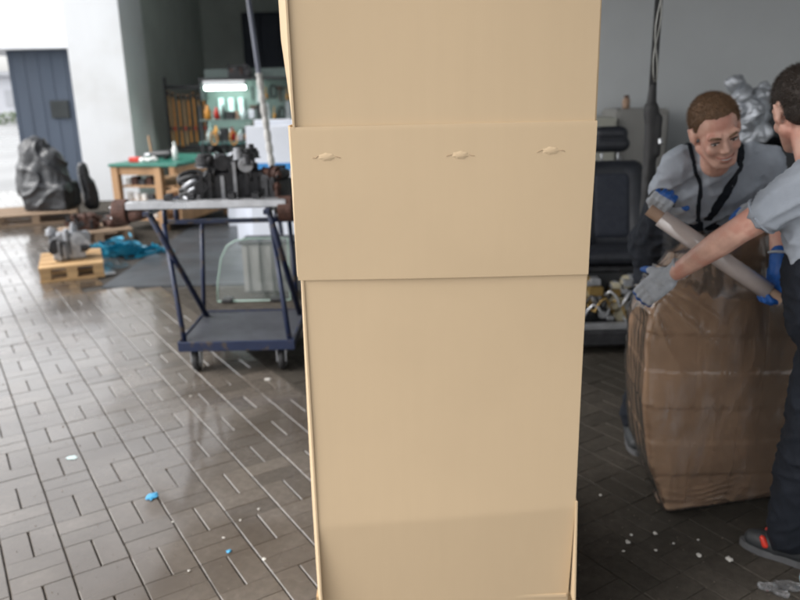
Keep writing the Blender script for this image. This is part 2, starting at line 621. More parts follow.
def lay(name, blocks, m, base_poly, nparts, label):
    sheet = MB().add(base_poly, [tuple(range(len(base_poly)))])
    root = sheet.build(name, M["sand"])
    tag(root, kind="structure")
    mes = []
    for bv_, bf_ in BLOCK:
        me = bpy.data.meshes.new("paver")
        me.from_pydata(bv_, [], bf_)
        me.materials.append(m)
        mes.append(me)
    cp = cam.location
    vis = sorted([b for b in blocks if in_view(b)], key=lambda b: (V((b[0], b[1], 0)) - V((0, 0, CAM_H))).length)
    near = set(id(b) for b in vis[:nparts])
    rest = MB()
    rng = random.Random(3)
    for b in blocks:
        x, y, a, kd = b
        dz = rng.uniform(-0.0015, 0.001)
        tx, ty = rng.uniform(-.006, .006), rng.uniform(-.006, .006)
        if id(b) in near:
            o = bpy.data.objects.new("paver", mes[kd])
            o.location = (x, y, dz)
            o.rotation_euler = (tx, ty, a + rng.uniform(-.006, .006))
            link(o, root)
        else:
            mt = Matrix.Translation((x, y, dz)) @ Matrix.Rotation(a, 4, 'Z') @ Matrix.Rotation(tx, 4, 'X')
            rest.add([mt @ V(p) for p in BLOCK[kd][0]], BLOCK[kd][1])
    r = rest.build("pavers", m, root)
    r["kind"] = "stuff"
    return root


yard, apron = [], []
N0, D0 = 0.209, 2.575      # measured joint positions along / across the bands
NSPLIT = 1.609             # band line where the darker, rougher paving of the workshop begins
for i in range(-70, 70):
    for j in range(-70, 90):
        cn, cdv = N0 + 0.2 * i + 0.1, D0 + 0.2 * j + 0.1
        c = NV * cn + DV * cdv
        if not (-9.5 < c.x < 4.6 and -1.2 < c.y < 13.8):
            continue
        if c.y > 6.35 and c.x > -2.78:
            continue
        ax = math.atan2(DV.y, DV.x)
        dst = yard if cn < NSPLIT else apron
        for k in (-.05, .05):
            if (i + j) % 2 == 0:       # two stretchers side by side
                q = c + NV * k
                dst.append((q.x, q.y, ax, 0))
            else:
                q = c + DV * k
                dst.append((q.x, q.y, ax + math.pi / 2, 1))


def split_x(y):
    return (NSPLIT - NV.y * y) / NV.x


lay("yard_paving", yard, M["paver"], [(-9.6, -1.3, -0.012), (split_x(-1.3), -1.3, -0.012), (split_x(13.9), 13.9, -0.012), (-9.6, 13.9, -0.012)], 300, "")
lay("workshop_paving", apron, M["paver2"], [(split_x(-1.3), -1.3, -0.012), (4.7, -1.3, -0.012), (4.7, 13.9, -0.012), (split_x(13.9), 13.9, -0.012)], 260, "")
sl = MB().box(-2.68, 6.5, 6.45, 18, -0.02, 0.006, 0.003)
tag(sl.build("workshop_floor", M["slab"]), kind="structure")

# ------------------------------------------------------------------ building
ROOF_Z = 3.7
t = empty("workshop_building", (0.8, 12, 0), "white and grey workshop building with open front and flat roof", "building")
MB().box(-5.10, -4.24, 12.2, 13.3, -0.03, ROOF_Z, 0.012).build("pillar", M["white_wall"], t)
MB().box(-4.60, -4.30, 13.302, 17.6, -0.03, ROOF_Z).build("side_wall", M["dark_wall"], t)
MB().box(-4.60, 0.30, 17.602, 17.9, -0.03, ROOF_Z).build("rear_wall", M["dark_wall"], t)
MB().box(0.32, 6.4, 7.0, 7.2, 0.002, ROOF_Z).build("partition_wall", M["grey_wall"], t)
MB().box(0.32, 0.52, 7.202, 17.9, 0.002, ROOF_Z).build("inner_wall", M["dark_wall"], t)
MB().box(4.2, 4.4, -2.0, 6.998, -0.03, ROOF_Z).build("unseen_flank_wall", M["grey_wall"], t)  # out of view; run forward past the camera to shade the right side
MB().box(-5.3, 6.5, 12.0, 18.0, ROOF_Z + .002, ROOF_Z + .25).build("roof", M["white_wall"], t)
MB().box(-2.9, 6.5, 2.1, 11.998, ROOF_Z + .002, ROOF_Z + .22).build("unseen_canopy", M["roof"], t)

MB().box(-0.8, 6.5, -1.4, 2.098, ROOF_Z + .002, ROOF_Z + .22).build("unseen_canopy", M["roof"], t)  # out of view; extended over the camera to shade workers and floor

# slate shed beside the pillar
t = empty("shed", (-5.9, 14, 0), "dark slate blue sheet metal shed with white roof edge", "shed")
MB().box(-6.66, -4.75, 13.4, 16.4, -0.03, 2.44).build("wall", M["shed"], t)
for k in range(9):
    x = -6.62 + k * 0.23
    MB().box(x, x + 0.02, 13.392, 13.4, 0.0, 2.42).build("panel_rib", M["shed"], t)
MB().box(-7.6, -4.6, 13.1, 16.7, 2.442, 2.62, 0.01).build("roof", M["fascia"], t)
v = MB().box(-6.02, -5.70, 13.36, 13.389, 1.30, 1.60, 0.004).build("vent", M["vent"], t)
for k in range(6):
    MB().box(-6.0, -5.72, 13.35, 13.36, 1.325 + k * .045, 1.35 + k * .045).build("louvre", M["vent"], v)

# pale low building and hedge far beyond the yard
t = empty("far_building", (-30, 75, 0), "pale low building far across the bright wet yard", "building")
MB().box(-60, -22, 70, 82, -0.03, 3.6).build("wall", M["far_wall"], t)
MB().box(-60.5, -21.5, 69.5, 82.5, 3.602, 4.0).build("roof", M["far_roof"], t)
for k in range(8):
    x = -58 + k * 4.5
    MB().box(x, x + 2.2, 69.93, 70.0, 1.0, 2.4).build("window", M["far_roof"], t)
rng = random.Random(11)
hb = MB()
for k in range(4200):
    x = rng.uniform(-52, -12)
    z = rng.uniform(0, 0.75) ** 1.0 + 0.1 * fnoise((x, 0, 0), 0.6)
    y = 52 + rng.uniform(-.5, .5)
    a, b = rng.uniform(0, 6.28), rng.uniform(-.8, .8)
    s = rng.uniform(.06, .13)
    u = V((math.cos(a), math.sin(a), b)) * s
    ww = V((-math.sin(a), math.cos(a), rng.uniform(-.8, .8))) * s
    c = V((x, y, max(z, 0.0)))
    hb.add([c - u, c - ww, c + u, c + ww], [(0, 1, 2, 3)])
h = hb.build("hedge", M["hedge"])
tag(h, "low pale green hedge along the far side of the yard", "hedge")

# a climbing shrub between shed roof and pillar
t = empty("climbing_shrub", (-5.28, 13.3, 0), "yellow-green shrub squeezed between shed and white pillar", "shrub")
MB().tube([(-5.28, 13.3, -.02), (-5.24, 13.29, .9), (-5.30, 13.3, 1.7), (-5.27, 13.28, 2.3)], 0.018, 8, r1=0.008).build("trunk", M["old_wood"], t)
lb = MB()
for k in range(420):
    zc = 2.12 + rng.gauss(0, .13)
    c = V((-5.27 + rng.gauss(0, .06), 13.22 + rng.gauss(0, .06), zc))
    a = V((rng.uniform(-1, 1), rng.uniform(-1, 1), rng.uniform(-1, 1))).normalized() * rng.uniform(.02, .04)
    b = a.orthogonal().normalized() * a.length * .5
    lb.add([c - a, c - b, c + a, c + b], [(0, 1, 2, 3)])
lb.build("crown", M["leaf"], t)

# ------------------------------------------------------------------ pallets


def pallet(name, c, rz, L, W, label, m, group=None, nb=5):
    """L along local x, W along local y; boards run along x"""
    t = empty(name, (0, 0, 0), label, "pallet", group)
    bw = W / nb * 0.80
    for k in range(nb):
        y = -W / 2 + bw / 2 + (W - bw) * k / (nb - 1)
        MB().box(-L / 2, L / 2, y - bw / 2, y + bw / 2, 0.122, 0.144, 0.003).build("deck_board", m, t)
    for x in (-L / 2 + .05, 0, L / 2 - .05):
        MB().box(x - .048, x + .048, -W / 2, W / 2, 0.100, 0.1215, 0.003).build("cross_board", m, t)
    for y in (-W / 2 + .05, 0, W / 2 - .05):
        for x in (-L / 2 + .05, 0, L / 2 - .05):
            MB().box(x - .046, x + .046, y - .048, y + .048, 0.0225, 0.0995, 0.004).build("block", m, t)
        MB().box(-L / 2, L / 2, y - .048, y + .048, 0.0005, 0.022, 0.003).build("bottom_board", m, t)
    t.location = c
    t.rotation_euler = (0, 0, rz)
    return t


pallet("pallet", (0.12, 2.46, 0), R(90), 1.0, 0.80, "new orange-tinted pallet under the tall tan carton", M["pallet"], "wooden pallets")
pallet("pallet", (-3.20, 7.08, 0), R(23), 0.56, 0.74, "small fresh yellow pallet carrying the grey motor", M["pallet"], "wooden pallets", 4)
pallet("pallet", (-5.05, 10.35, 0), R(21), 1.05, 0.9, "weathered pallet under the black tarpaulin bundle", M["old_wood"], "wooden pallets")
pallet("pallet", (-3.62, 8.75, 0), R(30), 0.75, 0.6, "weathered pallet heaped with rusty iron parts", M["old_wood"], "wooden pallets", 4)

# ------------------------------------------------------------------ the tall carton
t = empty("tall_carton", (0.12, 2.2, 0.145), "tall plain tan cardboard carton standing on a pallet", "carton")


def panel(name, fx, nx, nz, z0, z1, th, m=M["carton"], parent=t, smooth=True):
    """fx(u, w) -> front surface point; thickness goes along +y-ish"""
    mb = MB()
    vs, fs = [], []
    for j in range(nz + 1):
        for i in range(nx + 1):
            vs.append(fx(i / nx, z0 + (z1 - z0) * j / nz))
    k = len(vs)
    n0 = (vs[1] - vs[0]).cross(vs[nx + 1] - vs[0]).normalized()
    vs += [p - n0 * th for p in vs]
    W = nx + 1
    for j in range(nz):
        for i in range(nx):
            a = j * W + i
            fs.append((a, a + 1, a + W + 1, a + W))
            fs.append((k + a, k + a + W, k + a + W + 1, k + a + 1))
    ring = [i for i in range(W)] + [j * W + nx for j in range(1, nz + 1)] + [nz * W + i for i in range(nx - 1, -1, -1)] + [j * W for j in range(nz - 1, 0, -1)]
    nr = len(ring)
    q = len(vs)
    vs += [vs[a].copy() for a in ring] + [vs[k + a].copy() for a in ring]
    for a in range(nr):
        b = (a + 1) % nr
        fs.append((q + a, q + nr + a, q + nr + b, q + b))
    mb.add(vs, fs)
    o = mb.build(name, m, parent)
    o.data.polygons.foreach_set("use_smooth", [i < nx * nz * 2 for i in range(len(o.data.polygons))])
    return o


def lower_front(u, z):
    x = -0.256 + 0.752 * u
    zc = 0.427 + 0.048 * u
    y = 1.9 + 0.005 * fnoise((x, 0, z), 1.8, 1) - 0.006 * math.sin(math.pi * u)
    if z < zc:
        y += (zc - z) * 0.11
    return V((x, y, z))


panel("front_panel", lower_front, 40, 120, 0.02, 1.30, 0.005)


def upper_front(u, z):
    x = -0.254 + 0.751 * u
    y = 1.902 + 0.004 * fnoise((x, 0, z), 2.0, 2) - 0.006 * math.sin(math.pi * u)
    return V((x, y, z))


panel("upper_panel", upper_front, 40, 40, 1.31, 2.06, 0.005)


def flap(u, z):
    x = -0.266 + 0.766 * u + 0.002 * math.sin(z * 9)
    s = (1.562 - z) / 0.39
    y = 1.8945 - 0.006 * math.sin(math.pi * u) - 0.002 * math.sin(math.pi * s) + 0.003 * fnoise((x, 0, z), 2.4, 3)
    if z > 1.560:
        y += (z - 1.560) * 0.1
    return V((x, y, z))


fl = panel("folded_flap", flap, 40, 60, 1.172, 1.566, 0.0055)
rng = random.Random(2)
for cx, cz in ((-0.177, 1.491), (0.160, 1.489), (0.388, 1.495)):      # half-punched tabs in the board
    def fy(x, z):
        return flap((x + .266) / .766, z).y
    b = MB()
    n = 26
    vs, fs = [V((cx, fy(cx, cz) - .0024, cz - .002))], []
    wob = [1 + .12 * math.sin(k * 1.7 + cx * 20) for k in range(n)]
    for k in range(n):
        a = 2 * math.pi * k / n
        x, z = cx + .0135 * math.cos(a) * wob[k], cz + .0055 * math.sin(a) * wob[k]
        vs.append(V((x, fy(x, z) - .0020, z)))
    for k in range(n):
        a = 2 * math.pi * k / n
        x, z = cx + .022 * math.cos(a) * wob[k], cz + .0105 * math.sin(a) * wob[k]
        vs.append(V((x, fy(x, z) + .0003, z)))
    for k in range(n):
        fs.append((0, 1 + k, 1 + (k + 1) % n))
        fs.append((1 + k, 1 + n + k, 1 + n + (k + 1) % n, 1 + (k + 1) % n))
    b.add(vs, fs)
    tb = b.build("tab", M["carton"], fl, smooth=True)
    for sx in (-1, 1):
        pts = []
        for q in range(6):
            x, z = cx + sx * (0.021 + .003 * q), cz + .002 - .0009 * q + rng.uniform(-.0012, .0012)
            pts.append((x, fy(x, z) - .0002, z))
        MB().tube(pts, [.0006, .0010, .0013, .0010, .0012, .0005], 6).build("slit", M["carton_slit"], tb)
# left side, bulging a little past the front's edge
def left_side(u, z):
    y = 2.50 - 0.605 * u
    d = min(1.0, (y - 1.895) / 0.13)
    k = 0.017 + 0.006 * math.sin(z * 2.3 + .6) + 0.022 * max(0.0, min(1.0, (z - 1.56) / .22))
    return V((-0.258 - k * math.sin(d * math.pi / 2), y, z))


panel("side_panel", left_side, 40, 60, 0.148, 2.06, 0.005)


def left_flap(u, z):
    y = 2.42 - 0.524 * u
    d = min(1.0, (y - 1.896) / 0.13)
    return V((-0.2655 - 0.019 * math.sin(d * math.pi / 2), y, z))


panel("side_flap", left_flap, 40, 20, 1.172, 1.566, 0.004)
panel("side_panel", lambda u, z: V((0.498 - 0.004 * math.sin(z * 3), 1.905 + 0.6 * u, z)), 10, 60, 0.50, 2.06, 0.005)


def right_low(u, z):
    f = max(0.0, (0.50 - z)) * 0.026
    return V((0.500 + f, 1.893 + 0.6 * u, z))


panel("side_flap", right_low, 10, 20, 0.148, 0.496, 0.005)
panel("back_panel", lambda u, z: V((0.494 - 0.765 * u, 2.506, z)), 8, 20, 0.148, 2.06, 0.005)
MB().box(-0.25, 0.49, 1.93, 2.49, 0.1465, 0.155).build("bottom_flap", M["carton"], t)
MB().add([(-.245, 1.909, 2.0605), (.49, 1.909, 2.0605), (.49, 2.5, 2.0605), (-.25, 2.5, 2.0605),
          (-.245, 1.909, 2.0665), (.49, 1.909, 2.0665), (.49, 2.5, 2.0665), (-.25, 2.5, 2.0665)],
         [(0, 3, 2, 1), (4, 5, 6, 7), (0, 1, 5, 4), (1, 2, 6, 5), (2, 3, 7, 6), (3, 0, 4, 7)]).build("top_flap", M["carton"], t)

# ------------------------------------------------------------------ blue trolley
t = empty("trolley", (-1.0, 4.55, 0), "blue tubular steel trolley with dark deck plate on castors", "trolley")
dk = MB().box(-1.335, -0.655, 4.25, 4.90, 0.165, 0.205, 0.004).build("deck", M["deck"], t)
MB().box(-1.345, -0.645, 4.232, 4.249, 0.15, 0.212, 0.004).build("deck_rim", M["blue"], t)
MB().box(-1.345, -0.645, 4.901, 4.918, 0.15, 0.212, 0.004).build("deck_rim", M["blue"], t)
for x in (-1.345, -0.654):
    MB().box(x - .009, x + .009 - .001, 4.2495, 4.9005, 0.15, 0.2125, 0.004).build("deck_rim", M["blue"], t)
for p, q, r in [((-1.32, 4.28, .205), (-1.475, 4.62, .87), .016), ((-1.31, 4.80, .205), (-1.455, 4.315, .975), .019),
                ((-1.345, 4.86, .205), (-1.30, 4.86, .83), .015),
                ((-0.68, 4.28, .205), (-0.80, 4.62, .87), .016), ((-0.68, 4.80, .205), (-0.755, 4.315, .975), .019),
                ((-0.70, 4.86, .205), (-0.72, 4.86, .83), .015)]:
    MB().tube([p, q], r, 12).build("post", M["blue"], t, smooth=True)
MB().bar((-1.54, 4.86, .842), (-0.66, 4.86, .842), .03, .03).build("cross_rail", M["blue"], t)
for x in (-1.465, -0.765):
    MB().bar((x, 4.27, .985), (x, 4.98, .985), .035, .03).build("top_rail", M["blue"], t)
    MB().tube([(x, 4.62, .87), (x, 4.62, .97)], .015, 10).build("strut", M["blue"], t, smooth=True)
    MB().tube([(x, 4.86, .84), (x, 4.86, .97)], .015, 10).build("strut", M["blue"], t, smooth=True)
MB().bar((-1.45, 4.955, .9855), (-0.78, 4.955, .9855), .028, .028).build("cross_rail", M["steel"], t)
for x, y in ((-1.265, 4.30), (-0.735, 4.29), (-1.27, 4.84), (-0.73, 4.84)):
    f = MB().box(x - .03, x + .03, y - .03, y + .05, 0.150, 0.1645, 0.003)
    f.box(x - .03, x - .025, y - .015, y + .05, 0.062, 0.151)
    f.box(x + .025, x + .03, y - .015, y + .05, 0.062, 0.151)
    c = f.build("caster", M["steel"], t)
    wv = MB()
    n = 28
    prof = [(-.019, .045), (-.019, .060), (-.013, .066), (.013, .066), (.019, .060), (.019, .045)]
    vs, fs = [], []
    for i in range(n):
        a = 2 * math.pi * i / n
        for px, pr in prof:
            vs.append(V((x + px, y + .022 + pr * math.cos(a), .067 + pr * math.sin(a))))
    m6 = len(prof)
    for i in range(n):
        for j in range(m6):
            fs.append((i * m6 + j, i * m6 + (j + 1) % m6, ((i + 1) % n) * m6 + (j + 1) % m6, ((i + 1) % n) * m6 + j))
    wv.add(vs, fs)
    wv.build("tyre", M["rubber"], c, smooth=True)
    MB().tube([(x - .021, y + .022, .067), (x + .021, y + .022, .067)], .0445, 20).build("rim", M["grey_metal"], c)

# axle beam laid across the trolley
t = empty("axle", (-1.17, 4.4, 1.0), "pale steel axle beam with rusty hubs lying across the blue trolley", "axle")
MB().box(-1.60, -0.66, 4.335, 4.40, 1.0015, 1.050, 0.006).build("beam", M["steel"], t)
MB().box(-1.52, -0.70, 4.47, 4.52, 1.0015, 1.038, 0.006).build("beam", M["steel"], t)
MB().tube([(-1.62, 4.43, 1.02), (-0.62, 4.43, 1.02)], .014, 10).build("rod", M["dark_metal"], t, smooth=True)
for x in (-1.64, -0.66):
    hb = MB().tube([(x - .05, 4.40, .985), (x + .035, 4.40, .985)], .075, 22).build("hub", M["rust"], t, bevel=.008)
    MB().tube([(x - .07, 4.40, .985), (x - .05, 4.40, .985)], .032, 16).build("spindle", M["dark_metal"], hb)
    for k in range(5):
        a = k * 1.2566
        yy, zz = 4.40 + .052 * math.cos(a), .985 + .052 * math.sin(a)
        MB().tube([(x - .062, yy, zz), (x - .05, yy, zz)], .008, 6).build("bolt", M["steel"], hb)
    MB().tube([(x + .06, 4.38, .97), (x + .14, 4.36, .975)], .045, 14, r1=.028).build("bush", M["rust"], t, smooth=True)
for x in (-1.36, -1.22, -0.98, -0.84):
    MB().box(x - .02, x + .02, 4.36, 4.43, 1.0505, 1.085, 0.004).build("bracket", M["dark_metal"], t)


# ------------------------------------------------------------------ machine lumps


def machine(name, c, size, seed, label, cat, mats, rz=0.0, n=14, group=None, hose=True):
    """housing with flanges, pulleys, ribs and hoses; built round its base centre then moved"""
    rng = random.Random(seed)
    sx, sy, sz = size
    t = empty(name, (0, 0, 0), label, cat, group)
    hx, hy, hz = sx * .36, sy * .36, sz * .40
    h = MB().box(-hx, hx, -hy, hy, 0.0, hz * 1.3, min(size) * .06)
    h.box(-hx * .7, hx * .75, -hy * .75, hy * .7, hz * 1.28, hz * 1.9, min(size) * .05)
    h.build("housing", mats[0], t, bevel=min(size) * .02)
    for k in range(n):
        m = mats[rng.randrange(len(mats))]
        ax = rng.choice((0, 1, 1, 2))
        p = V((rng.uniform(-.5, .5) * sx * .8, rng.uniform(-.5, .2) * sy * .8, rng.uniform(.18, .75) * sz))
        r = rng.uniform(.07, .17) * min(size)
        d = V((0, 0, 0))
        d[ax] = rng.uniform(.12, .34) * size[ax]
        if ax == 1:
            p.y = -sy * rng.uniform(.30, .42)
        if ax == 2:
            p.z = sz * rng.uniform(.55, .75)
        b = MB().tube([p, p + d * .7], r, 18)
        b.tube([p + d * .7, p + d], r * rng.uniform(.45, .8), 18)
        b.tube([p - d * .08, p], r * 1.25, 18)
        b.build(rng.choice(("pulley", "flange", "cylinder")), m, t, bevel=r * .08)
    for k in range(n // 3):
        x = rng.uniform(-.4, .4) * sx
        MB().box(x - .01, x + .012, -hy - sy * .08, -hy * .9, rng.uniform(.02, .2) * sz, rng.uniform(.4, .7) * sz, .002).build("rib", mats[rng.randrange(len(mats))], t)
    if hose:
        for k in range(4):
            a = V((rng.uniform(-.45, .45) * sx, rng.uniform(-.4, .3) * sy, rng.uniform(.3, .8) * sz))
            b = V((rng.uniform(-.5, .5) * sx, rng.uniform(-.45, .1) * sy, rng.uniform(.2, .9) * sz))
            mid = (a + b) / 2 + V((rng.uniform(-.1, .1) * sx, -.1 * sy, rng.uniform(.05, .25) * sz))
            pts = [a * (1 - q) ** 2 + mid * 2 * q * (1 - q) + b * q * q for q in [i / 10 for i in range(11)]]
            MB().tube(pts, min(size) * rng.uniform(.025, .05), 8).build("hose", M["rubber"], t, smooth=True)
    t.location = c
    t.rotation_euler = (0, 0, rz)
    return t


machine("engine", (-1.06, 4.68, 1.002), (0.42, 0.36, 0.36), 5, "grey and black greasy engine on top of the blue trolley", "engine",
        [M["dark_metal"], M["grey_metal"], M["dark_metal"]], R(14), 26)
machine("gearbox", (-0.77, 4.70, 1.002), (0.24, 0.34, 0.24), 9, "black oily gearbox beside the engine on the trolley", "gearbox",
        [M["dark_metal"], M["dark_metal"], M["rust"]], R(-20), 16)
machine("electric_motor", (-3.20, 7.06, 0.1445), (0.40, 0.36, 0.34), 21, "silver grey motor with black base on the small yellow pallet", "motor",
        [M["grey_metal"], M["grey_metal"], M["steel"], M["dark_metal"]], R(25), 22)
machine("scrap_iron", (-3.72, 8.72, 0.1445), (0.40, 0.36, 0.22), 31, "lump of rusty iron parts with a drum on weathered pallet", "machine part",
        [M["rust"], M["dark_metal"], M["rust"]], R(10), 16)
machine("scrap_iron", (-3.43, 8.86, 0.1445), (0.26, 0.30, 0.17), 37, "smaller rusty casting lying beside the rusty drum", "machine part",
        [M["rust"], M["rust"], M["dark_metal"]], R(50), 12)

# ------------------------------------------------------------------ tarpaulin bundle
rng = random.Random(5)
b = MB()
b.cap((-5.12, 10.45, .46), .20, (-5.02, 10.45, .90), .19)
b.cap((-4.74, 10.40, .40), .20, (-4.80, 10.42, .82), .17)
b.cap((-4.98, 10.42, .55), .22, (-4.90, 10.45, .80), .20)
b.box(-5.14, -4.56, 10.16, 10.68, .150, .5)
b.ell((-4.97, 10.46, .97), (.17, .18, .15))


def tarp_disp(p, n):
    a = math.atan2(p.y - 10.42, p.x + 4.9)
    f = abs(math.sin(a * 3 + 5 * fnoise(p, 1.9, 2) + p.z * 1.2))
    d = 0.032 * (1 - f) ** 2 + 0.03 * fnoise(p, 3.5, 4) + 0.02 * abs(fnoise(p, 9, 6))
    return n * d * (1.0 if p.z > .2 else 0.2)


tb = remesh(b, "wrapped_machine", M["tarp"], None, .02, 8, tarp_disp, recenter=(-4.9, 10.42, 0.146))
tag(tb, "machine bundled in shiny black tarpaulin beside the slate shed", "machine")

b = MB()
b.cap((-4.50, 10.86, .14), .10, (-4.56, 10.86, .68), .07)
b.cap((-4.46, 10.88, .12), .08, (-4.48, 10.88, .45), .06)
tb = remesh(b, "sack", M["tarp"], None, .015, 6, lambda p, n: n * (0.014 * fnoise(p, 6, 3) + 0.012 * abs(fnoise(p, 14, 1))), recenter=(-4.50, 10.86, 0.0))
tag(tb, "slim black sack leaning beside the tarpaulin bundle", "sack")

# heap of blue strapping
rng = random.Random(8)
t = empty("strap_heap", (-2.98, 7.85, 0), "tangled heap of bright blue plastic strapping on the paving", "plastic strap")
for k in range(60):
    cx, cy = -2.99 + rng.gauss(0, .16), 7.85 + rng.gauss(0, .10)
    a0 = rng.uniform(0, 6.28)
    rr = rng.uniform(.06, .17)
    h0 = rng.uniform(.03, .12) * max(.3, 1 - abs(cx + 2.99) * 2.4)
    tl, ph = rng.uniform(-.9, .9), rng.uniform(0, 6)
    vs, fs = [], []
    n = 16
    span = rng.uniform(2.2, 5.5)
    for i in range(n):
        a = a0 + span * i / (n - 1)
        p = V((cx + rr * math.cos(a), cy + rr * .8 * math.sin(a), max(.008, h0 + tl * rr * math.sin(a + ph))))
        wd = V((.3 * math.cos(a + ph), .3 * math.sin(a), 1)).normalized() * .016
        vs += [V((p.x - wd.x, p.y - wd.y, max(.004, p.z - wd.z))), p + wd]
    for i in range(n - 1):
        fs.append((2 * i, 2 * i + 1, 2 * i + 3, 2 * i + 2))
    MB().add(vs, fs).build("strap", M["bluefilm"], t, smooth=True)

# ------------------------------------------------------------------ glass pane, white sheets, leaning pole
t = empty("glass_pane", (-1.25, 5.9, 0), "clear greenish glass pane with rounded corner standing behind the blue trolley", "glass")
out = [(-1.50, .008), (-1.49, .16), (-1.45, .36), (-1.40, .455), (-1.33, .50), (-1.22, .515), (-0.90, .515), (-0.90, .008)]
vs = [V((x, 5.86 + z * .12, z)) for x, z in out] + [V((x, 5.866 + z * .12, z)) for x, z in out]
k = len(out)
MB().add(vs, [tuple(range(k)), tuple(reversed(range(k, 2 * k)))]).build("pane", M["clear"], t)
MB().tube([V((x, 5.863 + z * .12, z)) for x, z in out + out[:1]], .0065, 8).build("rim", M["glass_edge"], t, smooth=True)
for x in (-1.42, -1.02):
    MB().box(x - .04, x + .04, 5.82, 5.95, .0065, .0275, .003).build("foot", M["rubber"], t)
t = empty("crate", (-1.16, 6.3, 0), "dark grey plastic crate behind the glass pane", "crate")
MB().box(-1.33, -0.85, 6.15, 6.42, .0005, .42, .01).build("body", M["greige"], t)
MB().box(-1.35, -0.83, 6.13, 6.44, .4205, .445, .006).build("rim", M["black_plastic"], t)
for k in range(5):
    MB().box(-1.31 + k * .1, -1.285 + k * .1, 6.135, 6.1495, .02, .41).build("rib", M["greige"], t)

t = empty("foam_panel_stack", (-1.5, 8.6, 0), "upright white foam panels with a blue printed band", "foam panel")
for k, (x0, x1, y, h, tl) in enumerate([(-1.66, -0.95, 8.35, 1.30, .0), (-1.86, -1.10, 8.47, 1.02, .01), (-1.60, -0.80, 8.57, 1.36, .0)]):
    f = MB().box(x0, x1, y, y + .075, .0065, h, .006).build("panel", M["white_sheet"], t)
    MB().box(x0 + .002, x1 - .002, y - .004, y - .001, h * .63, h * .69).build("band", M["blue_band"], f)
t = empty("leaning_pole", (-1.2, 7.5, 0), "blue-grey pole with white ribbed wrap leaning before foam panels", "pole")
p0, p1 = V((-1.175, 7.45, 0.0065)), V((-1.475, 7.62, 3.70))
MB().tube([p0, p1], .024, 14).build("shaft", M["pole"], t, smooth=True)
pts, rs = [], []
for i in range(120):
    q = .12 + .375 * i / 119
    pts.append(p0.lerp(p1, q))
    rs.append(.026 + .010 * abs(math.sin(i * .30)))
MB().tube(pts, rs, 14).build("ribbed_wrap", M["rope"], t, smooth=True)

# ------------------------------------------------------------------ workbench
t = empty("workbench", (-3.05, 9.9, 0), "wooden workbench with green top and shelves of parts", "workbench")
mt = Matrix.Translation((-3.02, 9.95, 0)) @ Matrix.Rotation(R(-14), 4, 'Z')


def wb(name, x0, x1, y0, y1, z0, z1, m, ch=.004, par=None):
    return MB().box(x0, x1, y0, y1, z0, z1, ch, mt).build(name, m, par or t)


wb("top", -.42, .52, -.72, .80, .802, .84, M["green_top"], .006)
for x, y in ((-.36, -.66), (.24, -.66), (-.36, .70), (.44, .70)):
    wb("leg", x - .045, x + .045, y - .045, y + .045, .0, .8015, M["bench_wood"])
wb("apron", -.31, .19, -.68, -.64, .70, .8, M["bench_wood"])
for z in (.12, .34, .54):
    wb("shelf", -.315, .42, -.64, .66, z, z + .025, M["bench_wood"])
wb("side_board", .44, .46, -.60, .65, .10, .8, M["bench_wood"])
rng = random.Random(14)
lab = {0: ("parts_box", "small dark box on a workbench shelf", "box", "dark_metal"), 1: ("tin_can", "white tub on a workbench shelf", "tub", "foam"),
       2: ("parts_box", "brown parts box on a workbench shelf", "box", "rust")}
for z in (.145, .365, .565):
    shf = {.145: "bottom", .365: "middle", .565: "top"}[z]
    for k in range(5):
        x = -.26 + k * .105
        kk = rng.randrange(3) if k else 1
        hgt = rng.uniform(.06, .13)
        nm, lb_, ct, mm = lab[kk]
        if kk == 1:
            o = MB().tube([mt @ V((x, -.56, z + .0005)), mt @ V((x, -.56, z + hgt))], .04, 14).build(nm, M[mm], bevel=.004)
        else:
            o = MB().box(x - .04, x + .04, -.61, -.50, z + .0005, z + hgt, .004, mt).build(nm, M[mm])
        tag(o, lb_.replace("a workbench shelf", "the %s shelf of the green-topped workbench" % shf), ct, "small parts stored in the workbench")
# things on the bench
t = empty("hand_drill", mt @ V((-.05, -.1, .8405)), "black power drill lying on the green workbench top", "drill")
b = MB()
b.cap(mt @ V((-.15, -.12, .90)), .045, mt @ V((.10, -.12, .91)), .05)
b.build("body", M["black_plastic"], t, smooth=True)
MB().tube([mt @ V((.03, -.12, .88)), mt @ V((.05, -.13, .8415))], .034, 12).build("grip", M["rubber"], t, smooth=True)
MB().tube([mt @ V((-.27, -.12, .895)), mt @ V((-.16, -.12, .90))], .022, 12, r1=.03).build("chuck", M["steel"], t, smooth=True)
t = empty("spray_bottle", mt @ V((.22, -.2, .8405)), "white spray bottle standing on the green workbench top", "bottle")
MB().tube([mt @ V((.22, -.2, .841)), mt @ V((.22, -.2, .98)), mt @ V((.22, -.2, 1.02))], [.036, .036, .015], 16).build("body", M["foam"], t, smooth=True)
MB().tube([mt @ V((.22, -.2, 1.02)), mt @ V((.22, -.2, 1.07))], .018, 12).build("cap", M["foam"], t)
b = MB()
for k in range(7):
    b.ell(mt @ V((-.02 + rng.gauss(0, .05), -.42 + rng.gauss(0, .03), .865)), (.05, .05, .03))
tag(remesh(b, "rag", M["foam"], None, .008, 3, lambda p, n: n * .02 * fnoise(p, 18, 2), recenter=mt @ V((0, -.42, .841))), "crumpled white rag on the green workbench top", "rag")
tag(MB().tube([mt @ V((-.30, .1, .8405)), mt @ V((-.36, .15, 1.13))], .016, 8, r1=.012).build("wooden_handle", M["bench_wood"]), "brown wooden tool handle standing up from the workbench", "tool handle")
tag(MB().box(-.27, -.13, -.5, -.40, .8405, .90, .008, mt).build("toolbox", M["red"]), "small red box on the green workbench top", "box")

